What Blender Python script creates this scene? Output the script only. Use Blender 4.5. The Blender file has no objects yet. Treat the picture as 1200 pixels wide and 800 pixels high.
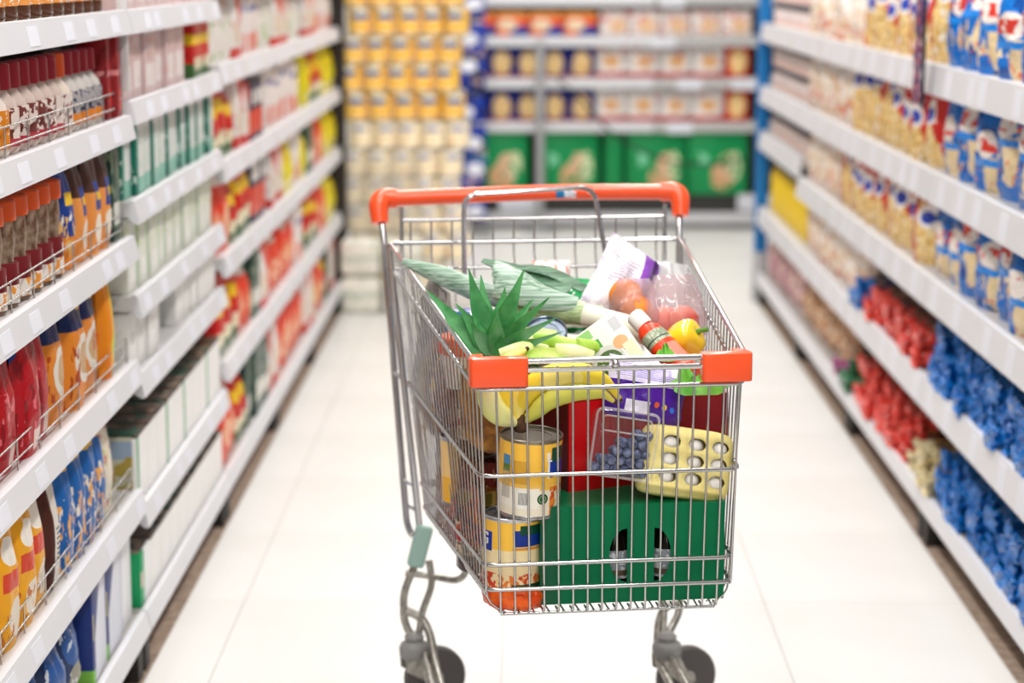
import bpy, bmesh, math, random
from mathutils import Vector, Matrix, noise, Euler, geometry
random.seed(7)
PI = math.pi
SC = bpy.context.scene
COL = SC.collection

# ------------------------------------------------------------------ camera, world, light, exposure
CAM_H = 1.446
cam_d = bpy.data.cameras.new('camera'); cam = bpy.data.objects.new('camera', cam_d); COL.objects.link(cam)
SC.camera = cam
cam_d.sensor_width = 36; cam_d.lens = 36 * 2500 / 1200
PITCH = math.atan(440 / 2500); YAW = math.atan(17 / 2500 * math.cos(PITCH))
cam.location = (0, 0, CAM_H); cam.rotation_euler = (PI / 2 - PITCH, 0, YAW)
cam_d.dof.use_dof = True; cam_d.dof.focus_distance = 3.30; cam_d.dof.aperture_fstop = 2.9
SC.cycles.max_bounces = 8
cam_d.clip_start = 0.05; cam_d.clip_end = 100

world = bpy.data.worlds.new('world'); SC.world = world; world.use_nodes = True
bg = world.node_tree.nodes['Background']; bg.inputs[0].default_value = (1.0, 0.99, 0.98, 1); bg.inputs[1].default_value = 0.42
LAMP_W = 26.0
SC.view_settings.view_transform = 'Standard'; SC.view_settings.look = 'None'
SC.view_settings.exposure = -0.22; SC.view_settings.gamma = 1.0; SC.view_settings.use_curve_mapping = False

# ------------------------------------------------------------------ materials
MATS = {}
def lin(c):
    if isinstance(c, str):
        c = tuple(int(c[i:i + 2], 16) / 255 for i in (0, 2, 4))
    return tuple(((x / 12.92) if x <= .04045 else ((x + .055) / 1.055) ** 2.4) for x in c) + (1,)
class NT:
    def __init__(s, name):
        s.m = bpy.data.materials.new(name); s.m.use_nodes = True
        s.t = s.m.node_tree; s.b = s.t.nodes['Principled BSDF']; s.tc = None
    def n(s, typ, **kw):
        nd = s.t.nodes.new(typ)
        for k, v in kw.items(): setattr(nd, k, v)
        return nd
    def put(s, a, b): s.t.links.new(a, b)
    def val(s, inp, v):
        if hasattr(v, 'links') or isinstance(v, bpy.types.NodeSocket): s.put(v, inp)
        else: inp.default_value = v
    def math(s, op, a, b=0., c=0.):
        nd = s.n('ShaderNodeMath', operation=op)
        for i, v in enumerate((a, b, c)): s.val(nd.inputs[i], v)
        return nd.outputs[0]
    def mix(s, f, a, b):
        nd = s.n('ShaderNodeMix', data_type='RGBA')
        s.val(nd.inputs[0], f); s.val(nd.inputs[6], a); s.val(nd.inputs[7], b)
        return nd.outputs[2]
    def coord(s, kind='Generated'):
        if not s.tc: s.tc = s.n('ShaderNodeTexCoord')
        return s.tc.outputs[kind]
    def noise(s, vec, scale, detail=2., dist=0.):
        nd = s.n('ShaderNodeTexNoise'); s.put(vec, nd.inputs['Vector'])
        nd.inputs['Scale'].default_value = scale; nd.inputs['Detail'].default_value = detail; nd.inputs['Distortion'].default_value = dist
        return nd.outputs['Fac']
def mat(name, col, rough=.5, metal=0., spec=.3, var=0., nscale=0., ncol=None, bump=0., bscale=80., coat=0., emis=None, sss=0.):
    if name in MATS: return MATS[name]
    k = NT(name); b = k.b
    c = lin(col)
    b.inputs['Base Color'].default_value = c
    b.inputs['Roughness'].default_value = rough; b.inputs['Metallic'].default_value = metal
    b.inputs['Specular IOR Level'].default_value = spec; b.inputs['Coat Weight'].default_value = coat
    out = None
    if ncol:
        f = k.noise(k.coord('Object'), nscale, 3.)
        f = k.math('SMOOTH_MIN', k.math('MAXIMUM', k.math('MULTIPLY_ADD', f, 4., -1.5), 0.), 1., .1)
        out = k.mix(f, c, lin(ncol))
    if out is not None: k.put(out, b.inputs['Base Color'])
    if bump:
        f = k.noise(k.coord('Object'), bscale, 3.); bm_ = k.n('ShaderNodeBump'); bm_.inputs['Strength'].default_value = bump; bm_.inputs['Distance'].default_value = .01
        k.put(f, bm_.inputs['Height']); k.put(bm_.outputs[0], b.inputs['Normal'])
    if emis: b.inputs['Emission Color'].default_value = lin(col); b.inputs['Emission Strength'].default_value = emis
    MATS[name] = k.m
    return k.m
AX = {'x': 0, 'y': 1, 'z': 2}
def pmat(name, base, shapes, rough=.35, coord='Generated', bump=0., bscale=30., spec=.3, jit=0.):
    """printed packaging: shapes are laid over one another
    ('r', ax, c, h, ax2, c2, h2, col) rectangle   ('e', ...) ellipse   ('n', scale, thr, col[, ax, c, h]) blotches
    ('l', ax, freq, duty, ax1, c, h, ax2, c2, h2, col) fine stripes in a rectangle   ('d', kx, kz, off, col) half-plane kx*x+kz*z>off"""
    if name in MATS: return MATS[name]
    k = NT(name); b = k.b; vec = k.coord(coord)
    if jit:
        o2 = k.n('ShaderNodeObjectInfo'); r1 = k.math('MULTIPLY_ADD', o2.outputs['Random'], jit, -jit / 2); r2 = k.math('MULTIPLY_ADD', k.math('FRACT', k.math('MULTIPLY', o2.outputs['Random'], 37.7)), jit, -jit / 2)
        cb0 = k.n('ShaderNodeCombineXYZ'); k.put(r1, cb0.inputs[0]); k.put(r2, cb0.inputs[2]); ad0 = k.n('ShaderNodeVectorMath', operation='ADD'); k.put(vec, ad0.inputs[0]); k.put(cb0.outputs[0], ad0.inputs[1]); vec = ad0.outputs[0]
    sep = k.n('ShaderNodeSeparateXYZ'); k.put(vec, sep.inputs[0]); A = {a: sep.outputs[i] for a, i in AX.items()}
    if coord == 'UV': A['z'] = A['y']
    cur = lin(base)
    def rect(a1, c1, h1, a2, c2, h2):
        return k.math('MULTIPLY', k.math('COMPARE', A[a1], c1, h1), k.math('COMPARE', A[a2], c2, h2))
    oi = k.n('ShaderNodeObjectInfo')
    for s in shapes:
        t = s[0]
        if t == 'r': f = rect(*s[1:7]); c = s[7]
        elif t == 'e':
            p = k.math('DIVIDE', k.math('SUBTRACT', A[s[1]], s[2]), s[3]); q = k.math('DIVIDE', k.math('SUBTRACT', A[s[4]], s[5]), s[6])
            f = k.math('LESS_THAN', k.math('ADD', k.math('MULTIPLY', p, p), k.math('MULTIPLY', q, q)), 1.); c = s[7]
        elif t == 'n':
            ad = k.n('ShaderNodeVectorMath', operation='ADD'); k.put(vec, ad.inputs[0])
            cb = k.n('ShaderNodeCombineXYZ'); k.put(oi.outputs['Random'], cb.inputs[0]); cb.inputs[2].default_value = .3
            sm = k.n('ShaderNodeVectorMath', operation='SCALE'); k.put(cb.outputs[0], sm.inputs[0]); sm.inputs['Scale'].default_value = 9.
            k.put(sm.outputs[0], ad.inputs[1])
            f = k.math('GREATER_THAN', k.noise(ad.outputs[0], s[1], 2.), s[2]); c = s[3]
            if len(s) > 4: f = k.math('MULTIPLY', f, k.math('COMPARE', A[s[4]], s[5], s[6]))
        elif t == 'l':
            f = k.math('LESS_THAN', k.math('FRACT', k.math('MULTIPLY', A[s[1]], s[2])), s[3]); f = k.math('MULTIPLY', f, rect(*s[4:10])); c = s[10]
        elif t == 'd':
            f = k.math('GREATER_THAN', k.math('ADD', k.math('MULTIPLY', A['x'], s[1]), k.math('MULTIPLY', A['z'], s[2])), s[3]); c = s[4]
        cur = k.mix(f, cur, lin(c))
    k.val(b.inputs['Base Color'], cur); b.inputs['Roughness'].default_value = rough; b.inputs['Specular IOR Level'].default_value = spec
    if bump:
        bm_ = k.n('ShaderNodeBump'); bm_.inputs['Strength'].default_value = bump; bm_.inputs['Distance'].default_value = .02
        k.put(k.noise(k.coord('Object'), bscale, 3.), bm_.inputs['Height']); k.put(bm_.outputs[0], b.inputs['Normal'])
    MATS[name] = k.m
    return k.m
def clear(name, col, alpha, rough=.08):
    """thin clear plastic: mostly lets light straight through, with a glossy sheen"""
    if name in MATS: return MATS[name]
    k = NT(name); t = k.t
    tr = k.n('ShaderNodeBsdfTransparent'); tr.inputs[0].default_value = lin(col)
    gl = k.n('ShaderNodeBsdfGlossy'); gl.inputs['Roughness'].default_value = rough
    df = k.n('ShaderNodeBsdfTranslucent'); df.inputs[0].default_value = lin(col)
    d2 = k.n('ShaderNodeBsdfDiffuse'); d2.inputs[0].default_value = lin(col)
    a1 = k.n('ShaderNodeAddShader'); m0 = k.n('ShaderNodeMixShader'); m0.inputs[0].default_value = .5
    k.put(df.outputs[0], m0.inputs[1]); k.put(d2.outputs[0], m0.inputs[2])
    lw = k.n('ShaderNodeLayerWeight'); lw.inputs[0].default_value = .25
    m1 = k.n('ShaderNodeMixShader'); m1.inputs[0].default_value = alpha; k.put(tr.outputs[0], m1.inputs[1]); k.put(m0.outputs[0], m1.inputs[2])
    m2 = k.n('ShaderNodeMixShader'); k.put(k.math('MULTIPLY_ADD', k.math('POWER', lw.outputs['Facing'], 2.5), .7, .04), m2.inputs[0]); k.put(m1.outputs[0], m2.inputs[1]); k.put(gl.outputs[0], m2.inputs[2])
    k.put(m2.outputs[0], t.nodes['Material Output'].inputs[0])
    MATS[name] = k.m
    return k.m

# ------------------------------------------------------------------ mesh helpers
class MB:
    def __init__(s): s.v = []; s.f = []; s.uv = None
    def add(s, vs, fs):
        o = len(s.v); s.v += [tuple(p) for p in vs]; s.f += [tuple(i + o for i in f) for f in fs]; return s
    def box(s, x0, x1, y0, y1, z0, z1):
        v = [(x0, y0, z0), (x1, y0, z0), (x1, y1, z0), (x0, y1, z0), (x0, y0, z1), (x1, y0, z1), (x1, y1, z1), (x0, y1, z1)]
        return s.add(v, [(0, 3, 2, 1), (4, 5, 6, 7), (0, 1, 5, 4), (1, 2, 6, 5), (2, 3, 7, 6), (3, 0, 4, 7)])
    def prism(s, prof, axis, a, b):
        """prof: 2D points; axis 'y': points are (x,z)"""
        n = len(prof)
        P = (lambda p, t: (p[0], t, p[1])) if axis == 'y' else ((lambda p, t: (t, p[0], p[1])) if axis == 'x' else (lambda p, t: (p[0], p[1], t)))
        v = [P(p, a) for p in prof] + [P(p, b) for p in prof]
        return s.add(v, [tuple(range(n)), tuple(range(2 * n - 1, n - 1, -1))] + [(i, i + n, (i + 1) % n + n, (i + 1) % n) for i in range(n)])
    def tube(s, pts, r, seg=6, closed=False, cap=True):
        pts = [Vector(p) for p in pts]; n = len(pts)
        rr = r if isinstance(r, (list, tuple)) else [r] * n
        tg = []
        for i in range(n):
            a = pts[i - 1] if (i or closed) else pts[0]; b = pts[(i + 1) % n] if (i < n - 1 or closed) else pts[i]
            d = b - a; tg.append(d.normalized() if d.length > 1e-9 else Vector((0, 0, 1)))
        nrm = tg[0].orthogonal().normalized(); vs = []
        for i in range(n):
            nrm = (nrm - tg[i] * nrm.dot(tg[i]))
            nrm = nrm.normalized() if nrm.length > 1e-6 else tg[i].orthogonal().normalized()
            bn = tg[i].cross(nrm)
            for j in range(seg):
                t = 2 * PI * j / seg; vs.append(pts[i] + (nrm * math.cos(t) + bn * math.sin(t)) * rr[i])
        fs = []
        for i in range(n if closed else n - 1):
            for j in range(seg):
                a = i * seg + j; b = i * seg + (j + 1) % seg; k = (i + 1) % n
                fs.append((a, b, k * seg + (j + 1) % seg, k * seg + j))
        if cap and not closed: fs += [tuple(range(seg - 1, -1, -1)), tuple((n - 1) * seg + j for j in range(seg))]
        return s.add(vs, fs)
    def lathe(s, prof, seg=20, c=(0, 0, 0), sx=1., sy=1.):
        """prof: (r, z) from bottom to top"""
        vs = []; n = len(prof)
        for r, z in prof:
            for j in range(seg):
                t = 2 * PI * j / seg; vs.append((c[0] + r * math.cos(t) * sx, c[1] + r * math.sin(t) * sy, c[2] + z))
        fs = [(i * seg + j, i * seg + (j + 1) % seg, (i + 1) * seg + (j + 1) % seg, (i + 1) * seg + j) for i in range(n - 1) for j in range(seg)]
        fs += [tuple(range(seg - 1, -1, -1)), tuple((n - 1) * seg + j for j in range(seg))]
        return s.add(vs, fs)
    def grid(s, nu, nv, fn, wrap=False):
        vs = [fn(i / (nu if wrap else nu - 1), j / (nv - 1)) for j in range(nv) for i in range(nu)]
        m = nu if wrap else nu - 1
        return s.add(vs, [(j * nu + i, j * nu + (i + 1) % nu, (j + 1) * nu + (i + 1) % nu, (j + 1) * nu + i) for j in range(nv - 1) for i in range(m)])
    def sphere(s, c, rx, ry=None, rz=None, nu=14, nv=9):
        ry = ry or rx; rz = rz or rx; prof = []
        vs = [(c[0], c[1], c[2] - rz)]; fs = []
        for j in range(1, nv):
            p = -PI / 2 + PI * j / nv
            for i in range(nu):
                t = 2 * PI * i / nu; vs.append((c[0] + rx * math.cos(p) * math.cos(t), c[1] + ry * math.cos(p) * math.sin(t), c[2] + rz * math.sin(p)))
        vs.append((c[0], c[1], c[2] + rz)); L = len(vs) - 1
        for i in range(nu):
            fs.append((0, 1 + (i + 1) % nu, 1 + i)); fs.append((L, 1 + (nv - 2) * nu + i, 1 + (nv - 2) * nu + (i + 1) % nu))
            for j in range(nv - 2): a = 1 + j * nu; fs.append((a + i, a + (i + 1) % nu, a + nu + (i + 1) % nu, a + nu + i))
        return s.add(vs, fs)
    def mesh(s, name, m, smooth=True, angle=40):
        me = bpy.data.meshes.new(name); me.from_pydata(s.v, [], s.f); me.update()
        if smooth:
            bm = bmesh.new(); bm.from_mesh(me); bmesh.ops.recalc_face_normals(bm, faces=bm.faces)
            lim = math.radians(angle)
            for f in bm.faces: f.smooth = True
            for e in bm.edges:
                if len(e.link_faces) == 2 and e.calc_face_angle(0) > lim: e.smooth = False
            bm.to_mesh(me); bm.free()
        if m: me.materials.append(m)
        return me
def fillet(pts, r, n=4, closed=False):
    pts = [Vector(p) for p in pts]; out = []; N = len(pts)
    for i, p in enumerate(pts):
        if not closed and i in (0, N - 1): out.append(p); continue
        a = pts[i - 1]; b = pts[(i + 1) % N]; da = (a - p); db = (b - p)
        rr = min(r, da.length * .48, db.length * .48); s = p + da.normalized() * rr; e = p + db.normalized() * rr
        for k in range(n + 1):
            t = k / n; out.append(s * (1 - t) ** 2 + p * 2 * t * (1 - t) + e * t * t)
    return out
def spline(pts, n=6):
    P = [Vector(p) for p in pts]; P = [P[0] * 2 - P[1]] + P + [P[-1] * 2 - P[-2]]; out = []
    for i in range(1, len(P) - 2):
        for k in range(n):
            t = k / n; a, b, c, d = P[i - 1:i + 3]
            out.append(.5 * ((2 * b) + (c - a) * t + (2 * a - 5 * b + 4 * c - d) * t * t + (3 * b - a - 3 * c + d) * t ** 3))
    out.append(P[-2]); return out
def interp(vals, n):
    out = []
    for i in range(n):
        t = i / (n - 1) * (len(vals) - 1); k = min(int(t), len(vals) - 2); out.append(vals[k] + (vals[k + 1] - vals[k]) * (t - k))
    return out
def cbox_mesh(name, w, d, h, r, m, seg=2):
    bm = bmesh.new(); bmesh.ops.create_cube(bm, size=1)
    for v in bm.verts: v.co = Vector((v.co.x * w, v.co.y * d, (v.co.z + .5) * h))
    if r: bmesh.ops.bevel(bm, geom=list(bm.edges), offset=r, segments=seg, affect='EDGES', profile=.5)
    for f in bm.faces: f.smooth = True
    for e in bm.edges:
        if len(e.link_faces) == 2 and e.calc_face_angle(0) > .7: e.smooth = False
    me = bpy.data.meshes.new(name); bm.to_mesh(me); bm.free(); me.materials.append(m); return me
def obj(name, me, parent=None, loc=(0, 0, 0), rot=(0, 0, 0), label=None, cat=None, group=None, kind=None):
    o = bpy.data.objects.new(name, me); COL.objects.link(o); o.parent = parent; o.location = loc; o.rotation_euler = rot
    if label: o['label'] = label
    if cat: o['category'] = cat
    if group: o['group'] = group
    if kind: o['kind'] = kind
    return o
def dup(root, loc, rot=None, label=None, group=None):
    r = root.copy(); COL.objects.link(r); r.location = loc
    if rot is not None: r.rotation_euler = rot
    if label: r['label'] = label
    if group: r['group'] = group
    for ch in root.children:
        c = ch.copy(); COL.objects.link(c); c.parent = r
        for g in ch.children:
            d = g.copy(); COL.objects.link(d); d.parent = c
    return r
ORD = 'first second third fourth fifth sixth seventh eighth ninth tenth eleventh twelfth thirteenth fourteenth fifteenth sixteenth seventeenth eighteenth nineteenth twentieth'.split()
ORD += ['twenty-' + o for o in ORD[:9]] + ['thirtieth'] + ['thirty-' + o for o in ORD[:9]] + ['fortieth']
CNT = {}
def nth(key):
    CNT[key] = CNT.get(key, -1) + 1; return ORD[min(CNT[key], 39)]
def text_mesh(s, size, m, depth=.0006, bold=False):
    cu = bpy.data.curves.new('lettering', 'FONT'); cu.body = s; cu.size = size; cu.extrude = depth; cu.align_x = 'CENTER'; cu.align_y = 'CENTER'
    if bold: cu.offset = size * .02
    o = bpy.data.objects.new('lettering_tmp', cu); COL.objects.link(o); bpy.context.view_layer.update()
    me = bpy.data.meshes.new_from_object(o.evaluated_get(bpy.context.evaluated_depsgraph_get())); me.materials.clear(); me.materials.append(m)
    bpy.data.objects.remove(o); return me

# ------------------------------------------------------------------ the setting
XL, XR = -.787, 1.01            # shelf fronts left and right
YB = 11.85                      # front of the shelf across the far end
M_FLOOR = mat('floor_tile_white', 'dcdad7', .35, ncol='d4d2ce', nscale=1.5, spec=.4)
M_GROUT = mat('floor_joint', 'c6c4c1', .8)
M_BROWN = mat('floor_strip_brown', 'b8a290', .8, ncol='9c8676', nscale=35)
fl = obj('floor', MB().box(-4, 4.5, -3, 14, -.1, -.004).mesh('floor', M_GROUT, False), kind='structure')
TS = .6
tile_me = {}
def tile(x0, x1, y0, y1):
    w, d = round(x1 - x0, 3), round(y1 - y0, 3)
    if w < .02 or d < .02: return
    if (w, d) not in tile_me: tile_me[(w, d)] = MB().box(0.0008, w - .0008, .0008, d - .0008, -.006, 0).mesh('tile', M_FLOOR, False)
    obj('tile', tile_me[(w, d)], fl, (x0, y0, 0))
y = -.05
while y < 13:
    x0, x1 = (-.784, 1.009) if y < 9.2 else (-3.0, 3.0)
    xs = sorted({x0, x1} | {round(-.05 + TS * i, 3) for i in range(-6, 7) if x0 < -.05 + TS * i < x1})
    if y > 1.5:
        for a, b in zip(xs[:-1], xs[1:]): tile(a, b, y, y + TS)
    y = round(y + TS, 3)
obj('trim_1', MB().box(-1.6, -.784, -3, 9.3, -.006, -.0005).mesh('trim_1', M_BROWN, False), kind='structure')
obj('trim_2', MB().box(1.009, 1.8, -3, 9.3, -.006, -.0005).mesh('trim_2', M_BROWN, False), kind='structure')
obj('ceiling', MB().box(-6, 6, -11, 16, 3.4, 3.5).mesh('ceiling', mat('ceiling_white', 'f0efec', .8), False), kind='structure')
obj('wall_back', MB().box(-6, 6, 15.9, 16.0, 0, 3.4).mesh('wall_back', mat('wall_cream', 'e6e2da', .8), False), kind='structure')

M_LH = mat('lamp_housing', 'e8e8e6', .5); M_LD = mat('lamp_diffuser', 'fffaf2', .4, emis=3.0)
lt = obj('ceiling_light', None, None, (0, 0, 3.34)); lt['category'] = 'ceiling light'
obj('housing', MB().box(-.16, .16, -.75, .75, .0, .055).mesh('housing', M_LH, False), lt)
obj('diffuser', MB().box(-.14, .14, -.73, .73, -.012, -.002).mesh('diffuser', M_LD, False), lt)
ld = bpy.data.lights.new('lamp', 'AREA'); ld.shape = 'RECTANGLE'; ld.size = .28; ld.size_y = 1.46; ld.energy = LAMP_W; ld.color = (1, .985, .965)
lo = bpy.data.objects.new('lamp', ld); COL.objects.link(lo); lo.parent = lt; lo.location = (0, 0, -.02)
first = True
for cx, nm in ((-.45, 'left'), (.65, 'right')):
    for i in range(13):
        lb = f'{ORD[i]} white ceiling strip light from near end of {nm} row'
        if first: lt.location = (cx, -8.6 + i * 1.9, 3.34); lt['label'] = lb; lt['group'] = 'ceiling strip lights'; first = False
        else: dup(lt, (cx, -8.6 + i * 1.9, 3.34), None, lb, 'ceiling strip lights')

# ------------------------------------------------------------------ shelving
M_SHELF = mat('shelf_steel_white', 'd2d0cf', .4); M_RAIL = mat('price_rail', 'd0d0d4', .35); M_TAG = mat('price_card', 'dadbe3', .5)
M_BACK = mat('shelf_back_grey', '3c3836', .6); M_FOOT = mat('shelf_foot_dark', '2e2926', .6); M_POST = mat('upright_grey', 'a9a9aa', .4, .3)  # M_BACK is darkened so the gaps between goods read as deep shade
M_GUARD = mat('guard_wire', 'c9c7c4', .25, .9); M_BLUE = mat('post_blue', '1473b8', .4); M_DECKIN = mat('deck_edge_grey', 'b9b6b3', .5)
def shelving(kind, label, side, y0, y1, levels, depth=.44, lip=.043, guards=(), zt=1.75, feet=True, tags=5, deck=.132):
    """side -1: faces +x at XL; side 1: faces -x at XR"""
    xf = XL if side < 0 else XR; g = side
    root = obj('shelving_unit', None, None, (xf, (y0 + y1) / 2, 0), label=label, cat='shelving', group='shelving units along the aisle')
    L = (y1 - y0); e = L / 2 - .002
    def bx(x0, x1, ya, yb, z0, z1, m, nm, par=root, mb=None):
        a, b = sorted((x0 * g, x1 * g)); return obj(nm, MB().box(a, b, ya, yb, z0, z1).mesh(nm, m, False), par)
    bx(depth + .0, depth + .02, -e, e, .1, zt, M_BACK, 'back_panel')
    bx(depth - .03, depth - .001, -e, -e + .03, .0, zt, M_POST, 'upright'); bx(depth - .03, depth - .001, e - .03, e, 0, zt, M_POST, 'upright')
    for i, z in enumerate(list(levels) + [deck]):
        base = i == len(levels); nm = 'base_deck' if base else 'shelf'
        sh = bx(.008, depth - .032, -e, e, z - .03 if not base else z - .04, z, M_SHELF if not base else M_DECKIN, nm)
        # tilted price rail in front: its top leans back
        hh = lip if not base else .038
        prof = [(.008 * g, z + .004), (-.004 * g, z + .003), (-.014 * g, z - hh), (-.006 * g, z - hh - .002), (.008 * g, z - hh * .8)]
        rl = obj('price_rail', MB().prism(prof, 'y', -e, e).mesh('price_rail', M_RAIL, False), sh)
        if not base:
            rnd = random.Random(int(z * 1000 + y0 * 77))
            for t in range(tags):
                yc = -e + (t + .5 + rnd.uniform(-.3, .3)) * L / tags
                p = [(-.0052 * g, z - .006), (-.0065 * g, z - .006), (-.0135 * g, z - hh + .006), (-.0122 * g, z - hh + .006)]
                obj('price_card', MB().prism(p, 'y', yc - .035, yc + .035).mesh('price_card', M_TAG, False), sh)
    if feet:
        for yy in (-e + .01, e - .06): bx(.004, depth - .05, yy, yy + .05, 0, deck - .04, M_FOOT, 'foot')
    for z in guards:
        m = MB(); x = -.004 * g + .02 * g
        for h in (.02, .05): m.tube([(x, -e + .02, z + h), (x, e - .02, z + h)], .0019, 5)
        for k in range(9): yy = -e + .02 + (L - .044) * k / 8; m.tube([(x, yy, z), (x, yy, z + .05)], .0016, 5)
        obj('wire_guard', m.mesh('wire_guard', M_GUARD, True, 89), root)
    return root
LS = [1.358, 1.152, .912, .66, .392]; LM = [1.357, 1.178, .98, .789, .625, .354]; LF = [1.42, 1.193, .943, .697, .422]
shelving('a', 'white steel shelving unit on the left nearest the camera, with wire guards', -1, 2.95, 4.235, LS, guards=(1.152, .912, .66, .392))
shelving('b', 'white steel shelving unit on the left holding pale cartons, second from the camera', -1, 4.24, 5.47, LM)
for i, (a, b) in enumerate(((5.475, 6.64), (6.645, 7.8), (7.805, 8.95))):
    shelving('c', ['white steel shelving unit on the left, third from the camera', 'white steel shelving unit on the left, fourth from the camera', 'white steel shelving unit at the far left end of the aisle, by stacked cans'][i], -1, a, b, LF, lip=.048)
LR = [1.203, .94, .677, .42]; LRF = [1.203, .94, .746, .42]
for i, (a, b) in enumerate(((4.0, 5.295), (5.3, 6.595), (6.6, 7.885))):
    shelving('d', ['white steel shelving unit on the right nearest the camera, full of blue bags', 'white steel shelving unit on the right, second from the camera', 'white steel shelving unit on the right, third from the camera'][i], 1, a, b, LR, lip=.07)
shelving('e', 'white steel shelving unit at the far right end of the aisle, holding jars', 1, 7.89, 9.2, LRF, lip=.07)
eu = [o for o in bpy.data.objects if o.get('label', '').startswith('white steel shelving unit at the far left end')][0]
obj('end_panel', MB().box(-.44, .03, .578, .6, 0, 1.75).mesh('end_panel', mat('end_panel_dark', '2c2522', .6), False), eu)  # dark panel added to stand in for the shaded gap beside the tins
for st_, y_, x0_, x1_ in (('white steel shelving unit on the left nearest', -.664, -.44, .004), ('white steel shelving unit on the right nearest', -.669, -.004, .44)):
    eu = [o for o in bpy.data.objects if o.get('label', '').startswith(st_)][0]
    obj('end_panel', MB().box(x0_, x1_, y_, y_ + .02, 0, 1.75).mesh('end_panel', M_SHELF, False), eu)
# blue end post of the right-hand row
pt = obj('end_post', None, None, (XR + .01, 9.235, 0), label='tall bright blue metal post closing the far end of the right shelves', cat='post')
obj('post_tube', cbox_mesh('post_tube', .055, .055, 1.85, .004, M_BLUE), pt, (0, 0, .22)); obj('post_foot', cbox_mesh('post_foot', .065, .065, .22, .004, mat('post_foot_grey', 'b5b6b8', .5)), pt)
# white front strips between the left units
for i, (yy, z0, z1) in enumerate(((4.237, 1.2, 1.6),)):
    obj('divider_strip', cbox_mesh('divider_strip', .02, .014, z1 - z0, .002, M_SHELF), None, (XL - .008, yy, z0), label='narrow white upright strip between the two nearest left shelving units', cat='divider')

# ------------------------------------------------------------------ package meshes
def bag_mesh(name, w, h, d, m, seed=0, crump=.1, nu=13, nv=15, seal=.06, flatb=.75, neck=0.):
    mb = MB()
    def surf(sg):
        def fn(u, v):
            x = (u * 2 - 1)
            tz = min(1, (1 - v) / .45) ** .6 if v > .55 else 1
            bz = flatb + (1 - flatb) * min(1, v / .25)
            th = d / 2 * tz * bz * (max(0, 1 - abs(x) ** 2.6)) ** .55
            if v > 1 - seal: th = .0015
            hw = w / 2 * (1 - .05 * math.sin(PI * v)) * (1 - .06 * (1 - v if v < .08 else 0)) * (1 - neck * max(0, v - .35) ** 1.5)
            p = Vector((x * hw, 0, v * h))
            nz = noise.noise(Vector((x * 2.2 + seed * 7.1, v * 3.4, sg * 3.3))) + .5 * noise.noise(Vector((x * 5 + seed * 3.7, v * 8, sg * 5.1)))
            edge = (1 - abs(x) ** 4) * min(1, v * 8) * (1 if v <= 1 - seal else 0)
            y = sg * (th + d * crump * nz * edge)
            p.x += .02 * w * noise.noise(Vector((v * 6, seed * 2.3, 1.1))) ; p.y = y
            if v > .6: p.y += d * .25 * noise.noise(Vector((seed * 4.4, v * 2, .3))) * (v - .6) * 2
            return p
        return fn
    mb.grid(nu, nv, surf(-1)); n = len(mb.v)
    mb.grid(nu, nv, surf(1))
    # bottom closure
    mb.f += [(i, n + i, n + i + 1, i + 1) for i in range(nu - 1)]
    return mb.mesh(name, m, True, 70)
def pack_mesh(name, L, w, h, m, seed):
    """long pasta pack lying with its gathered wrapper end towards local -y"""
    mb = MB()
    def fn(u, v):
        t = 2 * PI * u; y = -L * .5 + L * v
        f = 1.0
        if v < .16: q = v / .16; f = 1.06 - .42 * math.sin(PI * min(1, q * 1.1)) if q < .9 else .95
        k = .42 * max(0, 1 - v / .14) * noise.noise(Vector((math.cos(t) * 2.6 + seed * 5, math.sin(t) * 2.6, v * 14 + seed))) * 2
        ce = abs(math.cos(t)) ** .7 * (1 if math.cos(t) > 0 else -1); se = abs(math.sin(t)) ** .7 * (1 if math.sin(t) > 0 else -1)
        return Vector((w / 2 * ce * (f + k), y + .012 * k, h / 2 + h / 2 * se * (f + k * 1.3)))
    nu, nv = 22, 14
    mb.grid(nu, nv, fn, True)
    c = len(mb.v); mb.v.append((0, -L * .47, h / 2)); mb.f += [(c, i, (i + 1) % nu) for i in range(nu)]
    mb.f.append(tuple((nv - 1) * nu + i for i in range(nu)))
    return mb.mesh(name, m, True, 60)

# ------------------------------------------------------------------ printed materials for the shelf goods
K = {}
K['box_pink'] = pmat('print_box_pink', 'dcc0be', [('r', 'x', .5, .42, 'z', .3, .18, 'f3e9e6'), ('r', 'x', .5, .42, 'z', .85, .05, 'd9a9a6'), ('n', 7, .62, 'dcb4ae', 'z', .5, .3), ('l', 'z', 22, .4, 'x', .4, .25, 'z', .62, .07, 'b98c8a')])
K['box_teal'] = pmat('print_box_teal', 'e6e9e5', [('r', 'x', .55, .5, 'z', .1, .13, '7fc4b0'), ('r', 'x', .08, .12, 'z', .5, .6, '0b6f5c'), ('r', 'x', .24, .05, 'z', .4, .45, '3fa48c'), ('n', 6, .6, 'c4dcd2', 'z', .35, .25), ('l', 'z', 20, .4, 'x', .55, .25, 'z', .72, .1, '9aa8a2')])
K['box_palegreen'] = pmat('print_box_palegreen', 'e9ebdf', [('r', 'x', .95, .06, 'z', .45, .4, '6cb75f'), ('n', 5, .58, 'd3dcb4', 'z', .7, .25), ('r', 'x', .45, .28, 'z', .25, .12, 'f6f6f0'), ('n', 9, .66, 'd8c878', 'z', .75, .15)])
K['box_white'] = pmat('print_box_white', 'efeeea', [('r', 'x', .97, .05, 'z', .5, .6, 'cfcfcb'), ('n', 6, .64, 'dedbd2'), ('l', 'z', 24, .35, 'x', .45, .22, 'z', .55, .1, 'b5b2ac')])
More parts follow.
